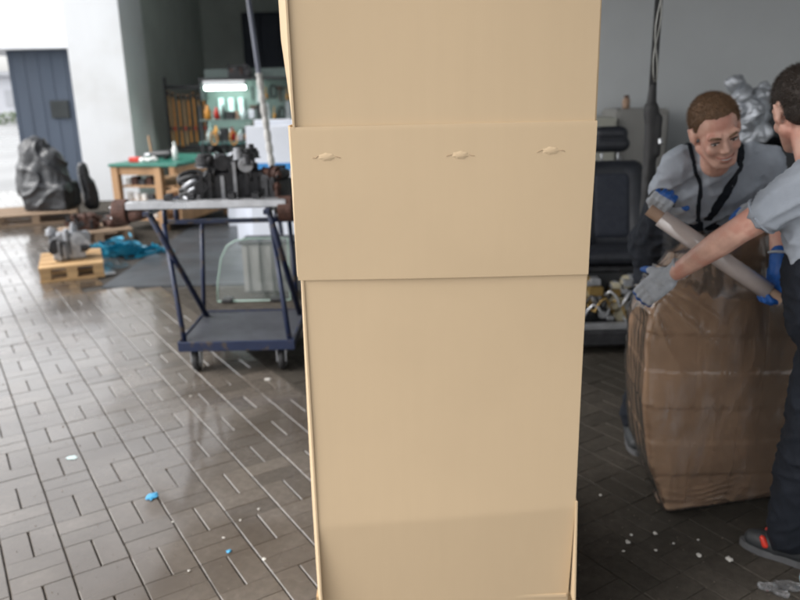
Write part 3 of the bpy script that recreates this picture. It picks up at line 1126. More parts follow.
# ------------------------------------------------------------------ back of the workshop
rng = random.Random(23)
t = empty("tool_rack", (-3.6, 13.6, 0), "dark steel rack against the workshop side wall", "rack")
for x in (-4.05, -3.05):
    MB().box(x - .02, x + .02, 13.55, 13.59, -.01, 1.95).build("upright", M["dark_metal"], t)
for z in (.7, 1.75):
    MB().box(-4.07, -3.03, 13.591, 13.62, z, z + .06).build("rail", M["dark_metal"], t)
for k in range(11):
    x = -4.0 + k * .088 + rng.uniform(-.01, .01)
    o = empty("bar_clamp", (x, 13.52, .9), ("orange" if k % 3 else "pale wooden") + (" bar clamp with red slider" if k % 2 else " bar clamp with black slider") + " hanging on the dark tool rack", "clamp", "orange clamps on the rack" if k % 3 else "pale clamps on the rack")
    z1 = 1.70 + rng.uniform(-.06, .03)
    MB().box(x - .017, x + .017, 13.52, 13.54, .82 + rng.uniform(-.1, .05), z1, .003).build("bar", M["orange"] if k % 3 else M["pallet"], o)
    MB().box(x - .026, x + .026, 13.46, 13.5195, z1 - .08, z1 - .02, .004).build("jaw", M["dark_metal"], o)
    MB().box(x - .022, x + .022, 13.47, 13.5195, 1.05, 1.10, .004).build("slider", M["red"] if k % 2 else M["dark_metal"], o)

t = empty("work_station", (-2.5, 12.6, 0), "teal-grey workshop bench with overhead shelf and lit tube lamp", "workbench")
MB().box(-3.2, -1.2, 12.25, 13.0, .86, .91, .004).build("bench_top", M["teal"], t)
for x in (-3.15, -1.25):
    for y in (12.3, 12.95):
        MB().box(x - .04, x + .04, y - .04, y + .04, .0065, .859).build("leg", M["dark_metal"], t)
MB().box(-3.2, -1.2, 13.0, 13.04, .911, 2.05).build("back_board", M["tin"], t)
MB().box(-3.2, -1.2, 12.55, 12.999, 1.86, 1.90).build("overhead_shelf", M["dark_metal"], t)
for x in (-3.19, -1.21):
    MB().box(x - .012, x + .012, 12.6, 12.999, 1.55, 1.859).build("bracket", M["dark_metal"], t)
o = empty("tube_lamp", (-2.75, 12.6, 1.80), "lit white fluorescent lamp under the workshop shelf", "lamp")
MB().box(-3.12, -2.45, 12.52, 12.70, 1.772, 1.859).build("housing", M["fascia"], o)
MB().box(-3.10, -2.47, 12.53, 12.69, 1.715, 1.7715, .004).build("tube", M["lamp"], o)
items = [("bottle", "pale glass bottle on the workshop bench", "bottle", "bottle"), ("paint_tin", "grey-green tin on the workshop bench", "tin", "tin"),
         ("parts_box", "white carton on the workshop bench", "box", "foam"), ("grease_gun", "orange canister on the workshop bench", "canister", "orange")]
for k in range(17):
    x = -3.1 + k * .112
    nm, lb_, ct, mm = items[(k * 7 + k // 3) % 4]
    hh = rng.uniform(.14, .34)
    y = 12.5 + rng.uniform(-.12, .2)
    if ct in ("box",):
        o = MB().box(x - .05, x + .05, y - .05, y + .05, .9105, .91 + hh * .8, .004).build(nm, M[mm])
    else:
        o = MB().tube([(x, y, .9105), (x, y, .91 + hh * .65), (x, y, .91 + hh * .8), (x, y, .91 + hh)], [.042, .042, .018, .018], 14).build(nm, M[mm], smooth=True)
    tag(o, lb_, ct, "things on the lit workshop bench")
for k in range(3):
    o = MB().tube([(-2.95 + k * .17, 12.97, 1.30), (-2.95 + k * .17, 12.97, 1.58)], .05, 14).build("hanging_bottle", M["bottle"], bevel=.01)
    tag(o, "pale bottle hanging on the lit back board", "bottle", "bottles on the lit back board")
machine("bench_grinder", (-2.35, 12.35, .9105), (.34, .30, .34), 44, "dark bench grinder on the teal workshop bench", "grinder", [M["dark_metal"], M["tin"]], 0, 10)
machine("spare_starter", (-2.55, 12.75, 1.9005), (.5, .3, .26), 47, "dark machine part stored on the overhead workshop shelf", "machine part", [M["dark_metal"], M["rust"]], 0, 8)
t = empty("storage_rack", (-2.35, 11.0, 0), "open steel storage rack crowded with tins and parts behind the trolley", "rack")
for x in (-2.78, -1.95):
    for y in (10.85, 11.2):
        MB().box(x - .018, x + .018, y - .018, y + .018, .0065, 1.50).build("upright", M["dark_metal"], t)
SHZ = (.25, .62, .98, 1.28)
for z in SHZ:
    MB().box(-2.80, -1.93, 10.82, 11.23, z, z + .02).build("shelf", M["tin"], t)
rng = random.Random(91)
names = [("paint_tin", "grey-green tin", "tin", "tin"), ("bottle", "pale bottle", "bottle", "bottle"), ("parts_box", "white carton", "box", "white_sheet"),
         ("canister", "orange canister", "canister", "orange"), ("parts_box", "black parts box", "box", "black_plastic"), ("oil_can", "red oil can", "can", "red"),
         ("reel", "brown cable reel", "reel", "core")]
where = {.25: "bottom shelf", .62: "lower middle shelf", .98: "upper middle shelf", 1.28: "top shelf"}
for z in SHZ:
    x = -2.74
    order = list(range(7))
    rng.shuffle(order)
    for k in order:
        nm, lb_, ct, mm = names[k]
        wd = rng.uniform(.035, .055)
        hh = rng.uniform(.12, .27)
        y = 10.93 + rng.uniform(-.03, .06)
        x += wd
        if ct == "box":
            o = MB().box(x - wd, x + wd, y - .07, y + .09, z + .0205, z + hh * .8, .004).build(nm, M[mm])
        elif ct == "reel":
            o = MB().tube([(x, y, z + .0205), (x, y, z + .04), (x, y, z + .0401), (x, y, z + .11), (x, y, z + .1101), (x, y, z + .13)], [wd, wd, wd * .7, wd * .7, wd, wd], 16).build(nm, M[mm])
        else:
            o = MB().tube([(x, y, z + .0205), (x, y, z + hh * .65), (x, y, z + hh * .8), (x, y, z + hh)], [wd * .9, wd * .9, wd * .4, wd * .4], 14).build(nm, M[mm], smooth=True)
        tag(o, "%s on the %s of the open steel storage rack" % (lb_, where[z]), ct)
        x += wd + .012
for k in range(5):
    cx = -2.6 + k * .14
    pts = [(cx + .05 * math.cos(a), 10.80 + .01 * math.sin(a * 2), 1.08 - .09 * (1 - math.sin(a)) + .05) for a in [i * math.pi / 12 for i in range(25)]]
    o = MB().tube(pts, .008, 8).build("cable_coil", M["rubber"] if k % 2 else M["orange"], smooth=True)
    tag(o, "black cable loop hung on the storage rack" if k % 2 else "orange cable loop hung on the storage rack", "cable", "cable loops on the storage rack")
t = empty("hose_bundle", (-1.28, 4.72, 1.0), "tangle of black hoses with grey sleeves beside the trolley engine", "hose")
for k in range(9):
    a0 = rng.uniform(0, 6.28)
    pts = []
    for i in range(22):
        a = a0 + i * .33
        pts.append((-1.27 + (.07 + .02 * math.sin(k)) * math.cos(a) * (1 + .2 * math.sin(a * 2 + k)), 4.70 + .09 * math.sin(a), 1.02 + .016 * k + .03 * math.sin(a * 1.5 + k)))
    MB().tube(pts, rng.uniform(.010, .018), 8).build("hose", M["rubber"] if k % 3 else M["grey_metal"], t, smooth=True)

t = empty("tall_cabinet", (-2.2, 16.6, 0), "tall dark blue-black double cabinet at the workshop rear", "cabinet")
MB().box(-3.15, -1.6, 16.3, 17.2, .0065, 3.25, .01).build("body", M["seat_panel"], t)
for k in range(4):
    MB().box(-3.12 + k * .38, -2.77 + k * .38, 16.27, 16.2995, .1, 3.2, .006).build("door", M["seat_panel"], t)

# ------------------------------------------------------------------ right-hand back: seat, cabinets, hoist, foil
t = empty("machine_chassis", (1.33, 4.65, 0), "black low chassis with cream and brass fittings under the seat", "chassis")
MB().box(0.98, 1.66, 4.42, 5.05, .06, .16, .012).build("frame", M["dark_metal"], t)
MB().box(1.00, 1.64, 4.44, 4.50, .161, .20, .006).build("bumper", M["steel"], t)
for x in (1.06, 1.58):
    MB().tube([(x, 4.5, .0605), (x, 4.5, .0065)], .03, 12).build("foot", M["rubber"], t)
    MB().tube([(x, 4.98, .0605), (x, 4.98, .0065)], .03, 12).build("foot", M["rubber"], t)
MB().box(1.02, 1.62, 4.62, 5.0, .161, .50, .01).build("housing", M["black_plastic"], t)
rng = random.Random(3)
for k in range(52):
    x = 1.04 + rng.random() * .56
    z = .2 + rng.random() * .26
    mm = rng.choice(["cream", "cream", "steel", "steel", "dark_metal", "grey_metal", "grey_metal", "cream", "brass"])
    y1 = 4.619
    y0 = 4.619 - rng.uniform(.03, .11)
    if rng.random() < .5:
        MB().tube([(x, y1, z), (x, y0, z)], rng.uniform(.018, .04), 14).build("fitting", M[mm], t, bevel=.003)
    else:
        s = rng.uniform(.02, .045)
        MB().box(x - s, x + s, y0, y1, z - s * .7, z + s * .7, .004).build("fitting", M[mm], t)
for k in range(5):
    x = 1.05 + rng.random() * .3
    pts = [(x + q * .03, 4.52 - .04 * math.sin(q * .5), .2 + .12 * abs(math.sin(q * .7 + k)) + .02 * k) for q in range(8)]
    MB().tube(pts, .009, 8).build("cable", M[rng.choice(["rubber", "brass", "steel"])], t, smooth=True)

t.location.x += 0.08

t = empty("vehicle_seat", (1.33, 4.7, .5), "black vehicle seat with headrest mounted on a low chassis", "seat")
b = MB()
for k in range(10):
    x = 1.12 + k * .0467
    b.cap((x, 4.66, .585), .055, (x, 4.98, .575), .055)
remesh(b, "cushion", M["seat_leather"], t, .012, 8)
b = MB()
b.cap((1.16, 4.93, .66), .085, (1.20, 5.02, 1.08), .07)
b.cap((1.50, 4.93, .66), .085, (1.46, 5.02, 1.08), .07)
for k in range(7):
    x = 1.19 + k * .0467
    b.cap((x, 4.955, .64), .075, (x, 5.03, 1.10), .068)
b.cap((1.20, 5.03, 1.10), .06, (1.46, 5.03, 1.10), .06)
remesh(b, "backrest", M["seat_leather"], t, .012, 8)
b = MB()
for k in range(7):
    x = 1.245 + k * .027
    b.cap((x, 4.92, .70), .05, (x, 4.985, 1.05), .045)
remesh(b, "centre_panel", M["seat_panel"], t, .010, 6)
b = MB()
b.cap((1.26, 5.06, 1.27), .055, (1.40, 5.06, 1.27), .055)
b.cap((1.27, 5.06, 1.34), .05, (1.39, 5.06, 1.34), .05)
hr = remesh(b, "headrest", M["seat_leather"], t, .010, 6)
for x in (1.285, 1.385):
    MB().tube([(x, 5.05, 1.14), (x, 5.06, 1.24)], .008, 8).build("headrest_post", M["steel"], hr, smooth=True)
MB().box(1.08, 1.58, 4.6, 5.0, .501, .53, .006).build("seat_rail", M["dark_metal"], t)

t.location.x += 0.10
t.scale = (1.1, 1, 1)

t = empty("vehicle_seat", (1.12, 5.6, 0), "second black seat with its headrest showing behind the first", "seat")
b = MB()
b.cap((1.10, 5.5, .5), .09, (1.14, 5.66, 1.18), .075)
b.cap((1.40, 5.5, .5), .09, (1.36, 5.66, 1.18), .075)
b.cap((1.25, 5.5, .5), .09, (1.25, 5.66, 1.18), .075)
remesh(b, "backrest", M["seat_leather"], t, .014, 8)
b = MB()
for x in (1.08, 1.25, 1.42):
    b.cap((x, 5.15, .42), .075, (x, 5.5, .42), .075)
remesh(b, "cushion", M["seat_leather"], t, .014, 8)
b = MB().cap((1.20, 5.68, 1.40), .07, (1.30, 5.68, 1.40), .07)
hr = remesh(b, "headrest", M["seat_leather"], t, .012, 6)
for x in (1.2, 1.3):
    MB().tube([(x, 5.68, 1.22), (x, 5.68, 1.36)], .008, 8).build("headrest_post", M["steel"], hr)
MB().box(1.02, 1.48, 5.1, 5.55, .0005, .345, .01).build("base", M["black_plastic"], t)

t = empty("cabinet", (1.7, 6.7, 0), "pale beige metal cabinet by the grey partition wall", "cabinet")
MB().box(1.44, 1.875, 6.45, 6.95, .0065, 1.385, .008).build("body", M["beige"], t)
MB().box(1.455, 1.86, 6.432, 6.4495, .08, 1.365, .005).build("door", M["beige"], t)
for k in range(3):
    MB().box(1.56, 1.76, 6.424, 6.4315, 1.19 + k * .04, 1.205 + k * .04).build("slot", M["greige"], t)
t = empty("cabinet", (2.05, 6.7, 0), "grey-beige metal cabinet with rounded top edge beside the pale one", "cabinet")
MB().box(1.885, 2.34, 6.52, 6.97, .0065, 1.45, .02).build("body", M["greige"], t)
MB().box(1.905, 2.32, 6.502, 6.5195, .08, 1.42, .006).build("door", M["greige"], t)
MB().tube([(1.94, 6.50, .9), (1.94, 6.50, 1.05)], .008, 8).build("handle", M["steel"], t)
o = empty("small_pot", (2.02, 6.7, 1.4505), "small brownish pot standing on the grey-beige cabinet", "pot")
MB().tube([(2.02, 6.7, 1.4505), (2.02, 6.7, 1.52), (2.02, 6.7, 1.545)], [.03, .034, .02], 14).build("body", M["core"], o, smooth=True)
MB().tube([(2.02, 6.7, 1.545), (2.02, 6.7, 1.565)], .022, 12).build("lid", M["rust"], o)

t = empty("hoist_strap", (1.21, 3.6, .7), "black hoist strap with steel cords hanging beside the grey wall", "hoist")
MB().box(1.165, 1.255, 3.54, 3.66, 3.60, 3.7015, .006).build("anchor", M["dark_metal"], t)
MB().bar((1.205, 3.6, 1.60), (1.208, 3.6, 3.605), .034, .012, up=(0, 1, 0)).build("webbing", M["rubber"], t)
for s in (-1, 1):
    pts = [(1.206 + s * .011 * math.sin(q * .8 + (s > 0) * 1.0), 3.587, 1.66 + q * .05) for q in range(39)]
    MB().tube(pts, .0035, 6).build("steel_cord", M["thread"], t, smooth=True)
b = MB()
b.cap((1.206, 3.6, 1.56), .022, (1.206, 3.6, 1.64), .018)
b.cap((1.212, 3.6, 1.48), .034, (1.206, 3.6, 1.54), .036)
b.cap((1.216, 3.6, 1.0), .030, (1.214, 3.6, 1.46), .034)
b.cap((1.238, 3.58, 1.33), .018, (1.236, 3.58, 1.50), .018)
b.cap((1.222, 3.6, .72), .026, (1.218, 3.6, 1.0), .030)
remesh(b, "hoist_body", M["rubber"], t, .007, 4, lambda p, n: n * .003 * fnoise(p, 18, 1))
MB().tube([(1.245, 3.57, 1.40), (1.25, 3.56, 1.38)], .012, 10).build("buckle", M["steel"], t)

t = empty("equipment_cabinet", (2.75, 5.3, 0), "black equipment cabinet against the grey wall under a foil bundle", "cabinet")
MB().box(2.22, 3.2, 5.0, 5.6, .0005, 1.24, .012).build("body", M["black_plastic"], t)
MB().box(2.47, 3.2, 5.1, 5.6, 1.2405, 1.58, .05).build("upper_housing", M["black_plastic"], t, bevel=.01)
for k in range(4):
    MB().box(2.25 + k * .24, 2.47 + k * .24, 4.985, 4.9995, .1, 1.2, .004).build("door", M["black_plastic"], t)
b = MB()
b.cap((2.40, 5.06, 1.34), .09, (2.36, 5.06, 1.52), .085)
b.cap((2.28, 5.06, 1.55), .06, (2.26, 5.06, 1.64), .045)
b.cap((2.33, 5.05, 1.48), .08, (2.42, 5.05, 1.58), .06)


def foil_disp(p, n):
    return n * (0.07 * abs(fnoise(p, 9, 2)) - .016 + 0.03 * abs(fnoise(p, 20, 5)))


fo = remesh(b, "foil_bundle", M["foil"], None, .009, 2, foil_disp, recenter=(2.38, 5.06, 1.245))
fo.data.polygons.foreach_set("use_smooth", [False] * len(fo.data.polygons))
tag(fo, "crumpled silver foil bundle on the black equipment cabinet", "foil bundle")

# ------------------------------------------------------------------ film-wrapped carton between the workers
t = empty("wrapped_carton", (1.35, 2.8, 0), "brown carton tightly wrapped in clear stretch film between the two workers", "carton")
fr = [(1.045, 2.60, .004), (.96, 2.575, .22), (.912, 2.56, .50), (.895, 2.535, .76), (.905, 2.52, .89), (1.02, 2.53, 1.03), (1.14, 2.55, 1.115), (1.35, 2.60, 1.14), (1.66, 2.66, 1.14), (1.70, 2.74, .004)]
bk = [(x * .93 + .115, y + .40 - .06 * (z > .8), z * .97) for x, y, z in fr]
bk = [(x, y, max(z, .004)) for x, y, z in bk]


def wrapped(name, m, grow, disp, voxel, sm):
    bm = bmesh.new()
    for p in fr + bk:
        bm.verts.new(p)
    bmesh.ops.convex_hull(bm, input=bm.verts)
    bmesh.ops.recalc_face_normals(bm, faces=bm.faces)
    mb = MB()
    bm.verts.index_update()
    c = V((1.32, 2.8, .55))
    vs = [v.co + (v.co - c).normalized() * grow for v in bm.verts]
    mb.add(vs, [tuple(v.index for v in f.verts) for f in bm.faces])
    bm.free()
    return remesh(mb, name, m, t, voxel, sm, disp)


def dent(p, n):
    d = 0.006 * fnoise(p, 4, 1) + 0.002 * fnoise(p, 12, 2)
    d += 0.022 * math.sin(math.pi * min(1, max(0, p.z / 1.0))) * math.sin(math.pi * min(1, max(0, (p.x - .92) / .75)))
    return n * (d if p.z > .03 else d * .2)


wc = wrapped("carton_body", M["kraft"], 0.0, dent, .008, 5)
_bv = BVHTree.FromPolygons([v.co.copy() for v in wc.data.vertices], [tuple(p.vertices) for p in wc.data.polygons])
for x0, x1, z0, z1 in ((1.12, 1.235, .03, .98), (1.31, 1.335, .03, 1.05), (1.40, 1.50, .03, 1.08)):
    vs, fs, n = [], [], 24
    for i in range(n + 1):
        z = z0 + (z1 - z0) * i / n
        for x in (x0 - .05 * z, x1 - .05 * z):
            hit = _bv.ray_cast(V((x, 2.0, z)), V((0, 1, 0)))[0]
            vs.append(V((x, hit.y - .001, z)))
    n2 = len(vs)
    vs += [p + V((0, .009, 0)) for p in vs]
    for i in range(n):
        a = 2 * i
        fs += [(a, a + 1, a + 3, a + 2), (n2 + a, n2 + a + 2, n2 + a + 3, n2 + a + 1), (a, a + 2, n2 + a + 2, n2 + a), (a + 1, n2 + a + 1, n2 + a + 3, a + 3)]
    fs += [(0, n2, n2 + 1, 1), (2 * n, 2 * n + 1, n2 + 2 * n + 1, n2 + 2 * n)]
    MB().add(vs, fs).build("edge_board", M["kraft"], t)


HOLD = V((.90, 2.52, .95))           # corner where the film is being held


def film_disp(p, n):
    d = 0.004 * fnoise(p, 5, 4) + .003
    r = V((p.x - HOLD.x, 0, p.z - HOLD.z))
    L = r.length
    a = math.atan2(r.x + .05, -r.z + .05)
    f = math.exp(-(L / .26) ** 2)
    d += f * 0.016 * (1 - abs(math.sin(a * 9 + 2.2 * fnoise(p, 3, 8)))) ** 2      # pleats fanning out from the hand
    g_ = max(0.0, 1 - p.z / .16)
    d += g_ * 0.016 * (1 - abs(math.sin(p.z * 95 + 5 * fnoise(p, 6, 2)))) ** 2 * abs(fnoise(p, 9, 5)) * 2   # bunching round the foot
    d += 0.0025 * (1 - abs(fnoise((p.x, p.y, p.z * .3), 7, 3))) ** 8 + 0.003 * (((p.z * 3.4 + p.x * .35) % 1.0) < .5)             # long upright pulls
    return n * (max(d, .001) if p.z > .02 else .001)


fm = wc.data.copy()
fm.name = "film_wrap"
for v, nn in zip(fm.vertices, [v.normal.copy() for v in wc.data.vertices]):
    v.co = v.co + film_disp(v.co, nn) + nn * .0025
fm.materials.clear()
fm.materials.append(M["film"])
link(bpy.data.objects.new("film_wrap", fm), t)

# ------------------------------------------------------------------ film roll held by both workers
RL, RR = V((.885, 2.545, 1.222)), V((1.262, 2.385, .955))
RD = (RR - RL).normalized()
t = empty("film_roll", RL.lerp(RR, .5), "roll of clear stretch film held out between the two workers", "film roll")
MB().tube([RL + RD * .03, RR - RD * .03], .031, 28).build("film", M["film_roll"], t, smooth=False, bevel=.003).data.polygons.foreach_set("use_smooth", [True] * 0 or [False] * len(bpy.data.meshes[-1].polygons)) if False else None
fb = MB().tube([RL + RD * .03, RR - RD * .03], .031, 32)
fbo = fb.build("film", M["film_roll"], t, smooth=False)
fbo.data.polygons.foreach_set("use_smooth", [len(p.vertices) == 4 for p in fbo.data.polygons])
MB().tube([RL - RD * .02, RR + RD * .02], .021, 20).build("core", M["core"], t)
# film pulled off the roll down onto the carton
vs, fs = [], []
NU, NWd = 22, 14
for i in range(NU + 1):
    u = i / NU
    a = RL.lerp(RR, .08 + .74 * u) + V((0, -.012, -.028))
    bq = V((.925 + .42 * u, 2.585 + .07 * u, .80 + .06 * u))
    for j in range(NWd + 1):
        q = j / NWd
        p = a.lerp(bq, q)
        p.y += -.012 * math.sin(math.pi * q) + .010 * math.sin(u * 40 + q * 2) * (1 - q * .4) + .006 * fnoise((u * 9, q * 2, 0), 1.7)
        vs.append(p)
for i in range(NU):
    for j in range(NWd):
        a = i * (NWd + 1) + j
        fs.append((a, a + NWd + 1, a + NWd + 2, a + 1))
MB().add(vs, fs).build("trailing_film", M["film_loose"], t, smooth=True)

# ------------------------------------------------------------------ people


def basis(fwd, up):
    """columns: x right of the person, y forward, z up"""
    f = V(fwd).normalized()
    u = V(up)
    u = (u - f * u.dot(f)).normalized()
    x = f.cross(u)
    return Matrix(((x.x, f.x, u.x), (x.y, f.y, u.y), (x.z, f.z, u.z)))


def head_prims(b, c, B, smile=1.0):
    c = V(c)

    def P(x, y, z):
        return c + B @ V((x, y, z))

    def E(x, y, z, r):
        b.ell(P(x, y, z), r, 20, 14, B)
    E(0, -.018, .034, (.074, .094, .086))
    E(0, .028, -.02, (.062, .064, .088))
    E(0, .058, -.098, (.030, .026, .022))
    for s in (-1, 1):
        b.cap(P(s * .055, -.005, -.05), .022, P(s * .022, .06, -.096), .019)
        E(s * .037, .064, -.030, (.022, .022, .020 + .003 * smile))
        E(s * .012, .096, -.034, (.0085, .010, .008))
        E(s * .0765, -.012, -.004, (.009, .021, .032))
        b.cap(P(s * .082, -.020, -.022), .006, P(s * .086, -.026, .022), .006)
        b.cap(P(s * .012, .086, .020), .010, P(s * .046, .072, .022), .011)
        b.ell(P(s * .031, .074, .0), (.017, .013, .013), 14, 10, B)
    b.cap(P(0, .086, .014), .008, P(0, .106, -.026), .0125)
    E(0, .074, -.066, (.030, .020, .024))
    b.cap(P(0, -.022, -.06), .050, P(0, -.05, -.155), .054)


def face_parts(root, c, B, hair, smile=True):
    c = V(c)

    def P(x, y, z):
        return c + B @ V((x, y, z))
    for s in (-1, 1):
        e = MB()
        e.ell(P(s * .031, .0815, -.002), (.0125, .0072, .0030), 14, 10, B)
        eo = e.build("eye", M["eye_white"], root, smooth=True)
        MB().ell(P(s * .031 + .002, .0872, -.002), (.0048, .003, .0028), 12, 8, B).build("iris", M["iris"], eo, smooth=True)
        MB().tube([P(s * .017, .087, .003), P(s * .026, .0895, .0055), P(s * .036, .088, .0055), P(s * .045, .080, .0015)], .0024, 8).build("eyelid", M["hair_dark"], eo, smooth=True)
        MB().tube([P(s * .013, .0945, .019), P(s * .026, .0945, .024), P(s * .040, .086, .0235), P(s * .050, .074, .016)], [.003, .0042, .004, .002], 8).build("eyebrow", hair, root, smooth=True)
    up = [(-.030, .079, -.056), (-.018, .0895, -.0605), (-.006, .0955, -.0600), (0, .0955, -.0615), (.006, .0955, -.0600), (.018, .0895, -.0605), (.030, .079, -.056)]
    lo = [(-.028, .080, -.060), (-.015, .088, -.0715), (0, .0925, -.0745), (.015, .088, -.0715), (.028, .080, -.060)]
    MB().tube([P(*q) for q in up], [.0014, .0022, .0025, .0022, .0025, .0022, .0014], 8).build("upper_lip", M["lip"], root, smooth=True)
    MB().tube([P(*q) for q in lo], [.0014, .0030, .0034, .0030, .0014], 8).build("lower_lip", M["lip"], root, smooth=True)
    if smile:
        tl = [(-.024, .083, -.0590), (-.012, .090, -.0655), (0, .0935, -.067), (.012, .090, -.0655), (.024, .083, -.0590)]
        MB().tube([P(*q) for q in tl], [.001, .0030, .0034, .0030, .001], 8).build("teeth", M["eye_white"], root, smooth=True)


def hair_part(root, c, B, m, line, seed, n=15000, ln=.012):
    """line: hairline height over the angle from the face (degrees)"""
    c = V(c)
    b = MB()
    b.ell(c + B @ V((0, -.024, .041)), (.0785, .0945, .0865), 28, 20, B)
    b.ell(c + B @ V((0, -.050, -.010)), (.0725, .058, .060), 24, 16, B)
    Bi = B.transposed()

    def h(p):
        q = Bi @ (p - c)
        ph = math.degrees(math.atan2(abs(q.x), q.y + .01))
        zl = line[-1][1]
        for (a0, z0), (a1, z1) in zip(line, line[1:]):
            if a0 <= ph <= a1:
                zl = z0 + (z1 - z0) * (ph - a0) / (a1 - a0)
                break
        return q.z - zl + .004 * fnoise(p, 90, seed)

    def disp(p, nn):
        k = max(0.0, min(1.0, 1 - h(p) / .022))
        return nn * (.003 * fnoise(p, 70, seed) + .002 - .011 * k * k)
    o = remesh(b, "hair", m, root, .004, 3, disp, lambda p: h(p) > -.012)
    rng = random.Random(seed)
    s = MB()
    pol = o.data.polygons
    for k in range(n):
        p = pol[rng.randrange(len(pol))]
        hh = h(V(p.center))
        if hh < rng.uniform(-.002, .012):
            continue
        nn = p.normal
        base = V(p.center) - nn * .002
        fw = (B @ V((rng.uniform(-.5, .5), rng.uniform(-.2, .9), rng.uniform(-.6, .2))))
        d = (nn * .8 + fw * .8).normalized() * ln * rng.uniform(.5, 1.2) * min(1.0, .35 + hh / .05)
        a = d.orthogonal().normalized() * .0005
        s.add([base - a, base + a, base + d], [(0, 1, 2)])
    so = s.build("hair_strands", m, o)
    so["kind"] = "stuff"
    return o


def hand_prims(wrist, fwd, palm, thumb, curl, r=1.0, spread=.10, tcurl=0.6):
    """list of capsules: fwd wrist->knuckles, palm: palm normal, thumb: side on which the thumb sits"""
    w = V(wrist)
    f = V(fwd).normalized()
    pn = V(palm)
    pn = (pn - f * pn.dot(f)).normalized()
    sd = V(thumb)
    sd = (sd - f * sd.dot(f) - pn * sd.dot(pn)).normalized()
    caps = []
    for k, s in enumerate((.030, .010, -.010, -.029)):
        caps.append((w + f * .012 + sd * s * .8, .0165 * r, w + f * .088 + sd * s, .0135 * r))
    lens = ((.040, .025, .020), (.045, .029, .021), (.041, .026, .020), (.032, .020, .018))
    for k, s in enumerate((.031, .0105, -.0105, -.030)):
        p = w + f * .090 + sd * s
        ang = 0.0
        dirb = (f + sd * s * spread * 12).normalized()
        for j, L in enumerate(lens[k]):
            ang += curl[j] * (1 + .06 * k)
            d = dirb * math.cos(ang) + pn * math.sin(ang)
            q = p + d * L
            caps.append((p, (.0098 - .0009 * j) * r, q, (.0092 - .0011 * j) * r))
            p = q
    p = w + f * .022 + sd * .030
    d = (f * .62 + sd * .70 + pn * .35).normalized()
    ang = 0
    for L, rr in ((.040, .0135), (.032, .0115), (.026, .010)):
        q = p + d * L
        caps.append((p, rr * r, q, (rr - .0012) * r))
        p = q
        d = (d * (1 - .25 * tcurl) + pn * .55 * tcurl + f * .2).normalized()
    return caps, w, f, pn, sd


def glove(root, hp, blue_from, name="glove"):
    caps, w, f, pn, sd = hp
    b = MB()
    for p, r0, q, r1 in caps:
        b.cap(p, r0 * 1.12 + .0008, q, r1 * 1.12 + .0008, 12)
    b.cap(w - f * .045, .032, w + f * .02, .030)
    o = remesh(b, name, M["glove"], root, .0042, 3, lambda p, n: n * .0015 * fnoise(p, 60, 2))
    o.data.materials.append(M["glove_blue"])
    for pl in o.data.polygons:
        c = V(pl.center) - w
        if c.dot(pn) > blue_from + .006 * fnoise(pl.center, 40):
            pl.material_index = 1
    pts = [w - f * .047 + (sd * math.cos(a) + pn * math.sin(a)) * .0335 for a in [i * math.pi / 12 for i in range(25)]]
    MB().tube(pts, .0050, 8).build("cuff", M["glove"], o, smooth=True)
    return o


def ribbon(root, name, surf_objs, pts, width, m, off=.006, nseg=40, wdir=None):
    """a strap laid on the clothing surface"""
    vs, fs = [], []
    for o in surf_objs:
        mw = Matrix.Translation(o.location)
        if o.parent:
            mw = Matrix.Identity(4)
        k = len(vs)
        vs += [mw @ v.co for v in o.data.vertices]
        fs += [tuple(i + k for i in p.vertices) for p in o.data.polygons]
    bv = BVHTree.FromPolygons(vs, fs)
    pts = [V(p) for p in pts]
    path = []
    m_ = len(pts) - 1
    for i in range(nseg + 1):
        tt = i / nseg * m_
        k = min(int(tt), m_ - 1)
        q = tt - k
        p0, p1, p2, p3 = pts[max(k - 1, 0)], pts[k], pts[k + 1], pts[min(k + 2, m_)]
        p = .5 * ((2 * p1) + (p2 - p0) * q + (2 * p0 - 5 * p1 + 4 * p2 - p3) * q * q + (3 * p1 - p0 - 3 * p2 + p3) * q ** 3)
        hit = bv.find_nearest(p)
        path.append((hit[0], hit[1]))
    for _ in range(6):
        sm = [path[0]]
        for i in range(1, nseg):
            c_ = (path[i - 1][0] + path[i][0] * 2 + path[i + 1][0]) / 4
            hit = bv.find_nearest(c_)
            sm.append((hit[0], (path[i - 1][1] + path[i + 1][1] + hit[1]).normalized()))
        path = sm + [path[-1]]
    b = MB()
    W = []
    for i, (p, n) in enumerate(path):
        d = path[min(i + 1, nseg)][0] - path[max(i - 1, 0)][0]
        sdv = d.cross(n).normalized()
        row = []
        for s in (-1, 1):
            q = p + sdv * s * width / 2
            h2 = bv.find_nearest(q)
            n2 = h2[1]
            row.append((h2[0] + n2 * off, h2[0] - n2 * .002))
        W.append(row)
    vv, ff = [], []
    for row in W:
        vv += [row[0][0], row[1][0], row[1][1], row[0][1]]
    for i in range(nseg):
        for k in range(4):
            a, c = 4 * i + k, 4 * i + (k + 1) % 4
            ff.append((a, c, c + 4, a + 4))
    ff += [(0, 3, 2, 1), (4 * nseg, 4 * nseg + 1, 4 * nseg + 2, 4 * nseg + 3)]
    b.add(vv, ff)
    return b.build(name, m, root)


def cloth_disp(amp, s, seed):
    """soft bulges plus sharp drag folds that run slantwise across the cloth"""
    def f(p, n):
        u = p.x * .8 + p.z * .6 + p.y * .3
        w_ = p.z * .8 - p.x * .6
        fold = (1 - abs(fnoise((u * .45, p.y * .8, w_ * 1.5), s * 2.0, seed + 2))) ** 5
        fold2 = (1 - abs(fnoise((w_ * .5, p.y, u * 1.6), s * 2.6, seed + 5))) ** 6
        return n * (amp * .8 * fnoise(p, s, seed) + amp * .75 * fold + amp * .5 * fold2 - amp * .35)
    return f


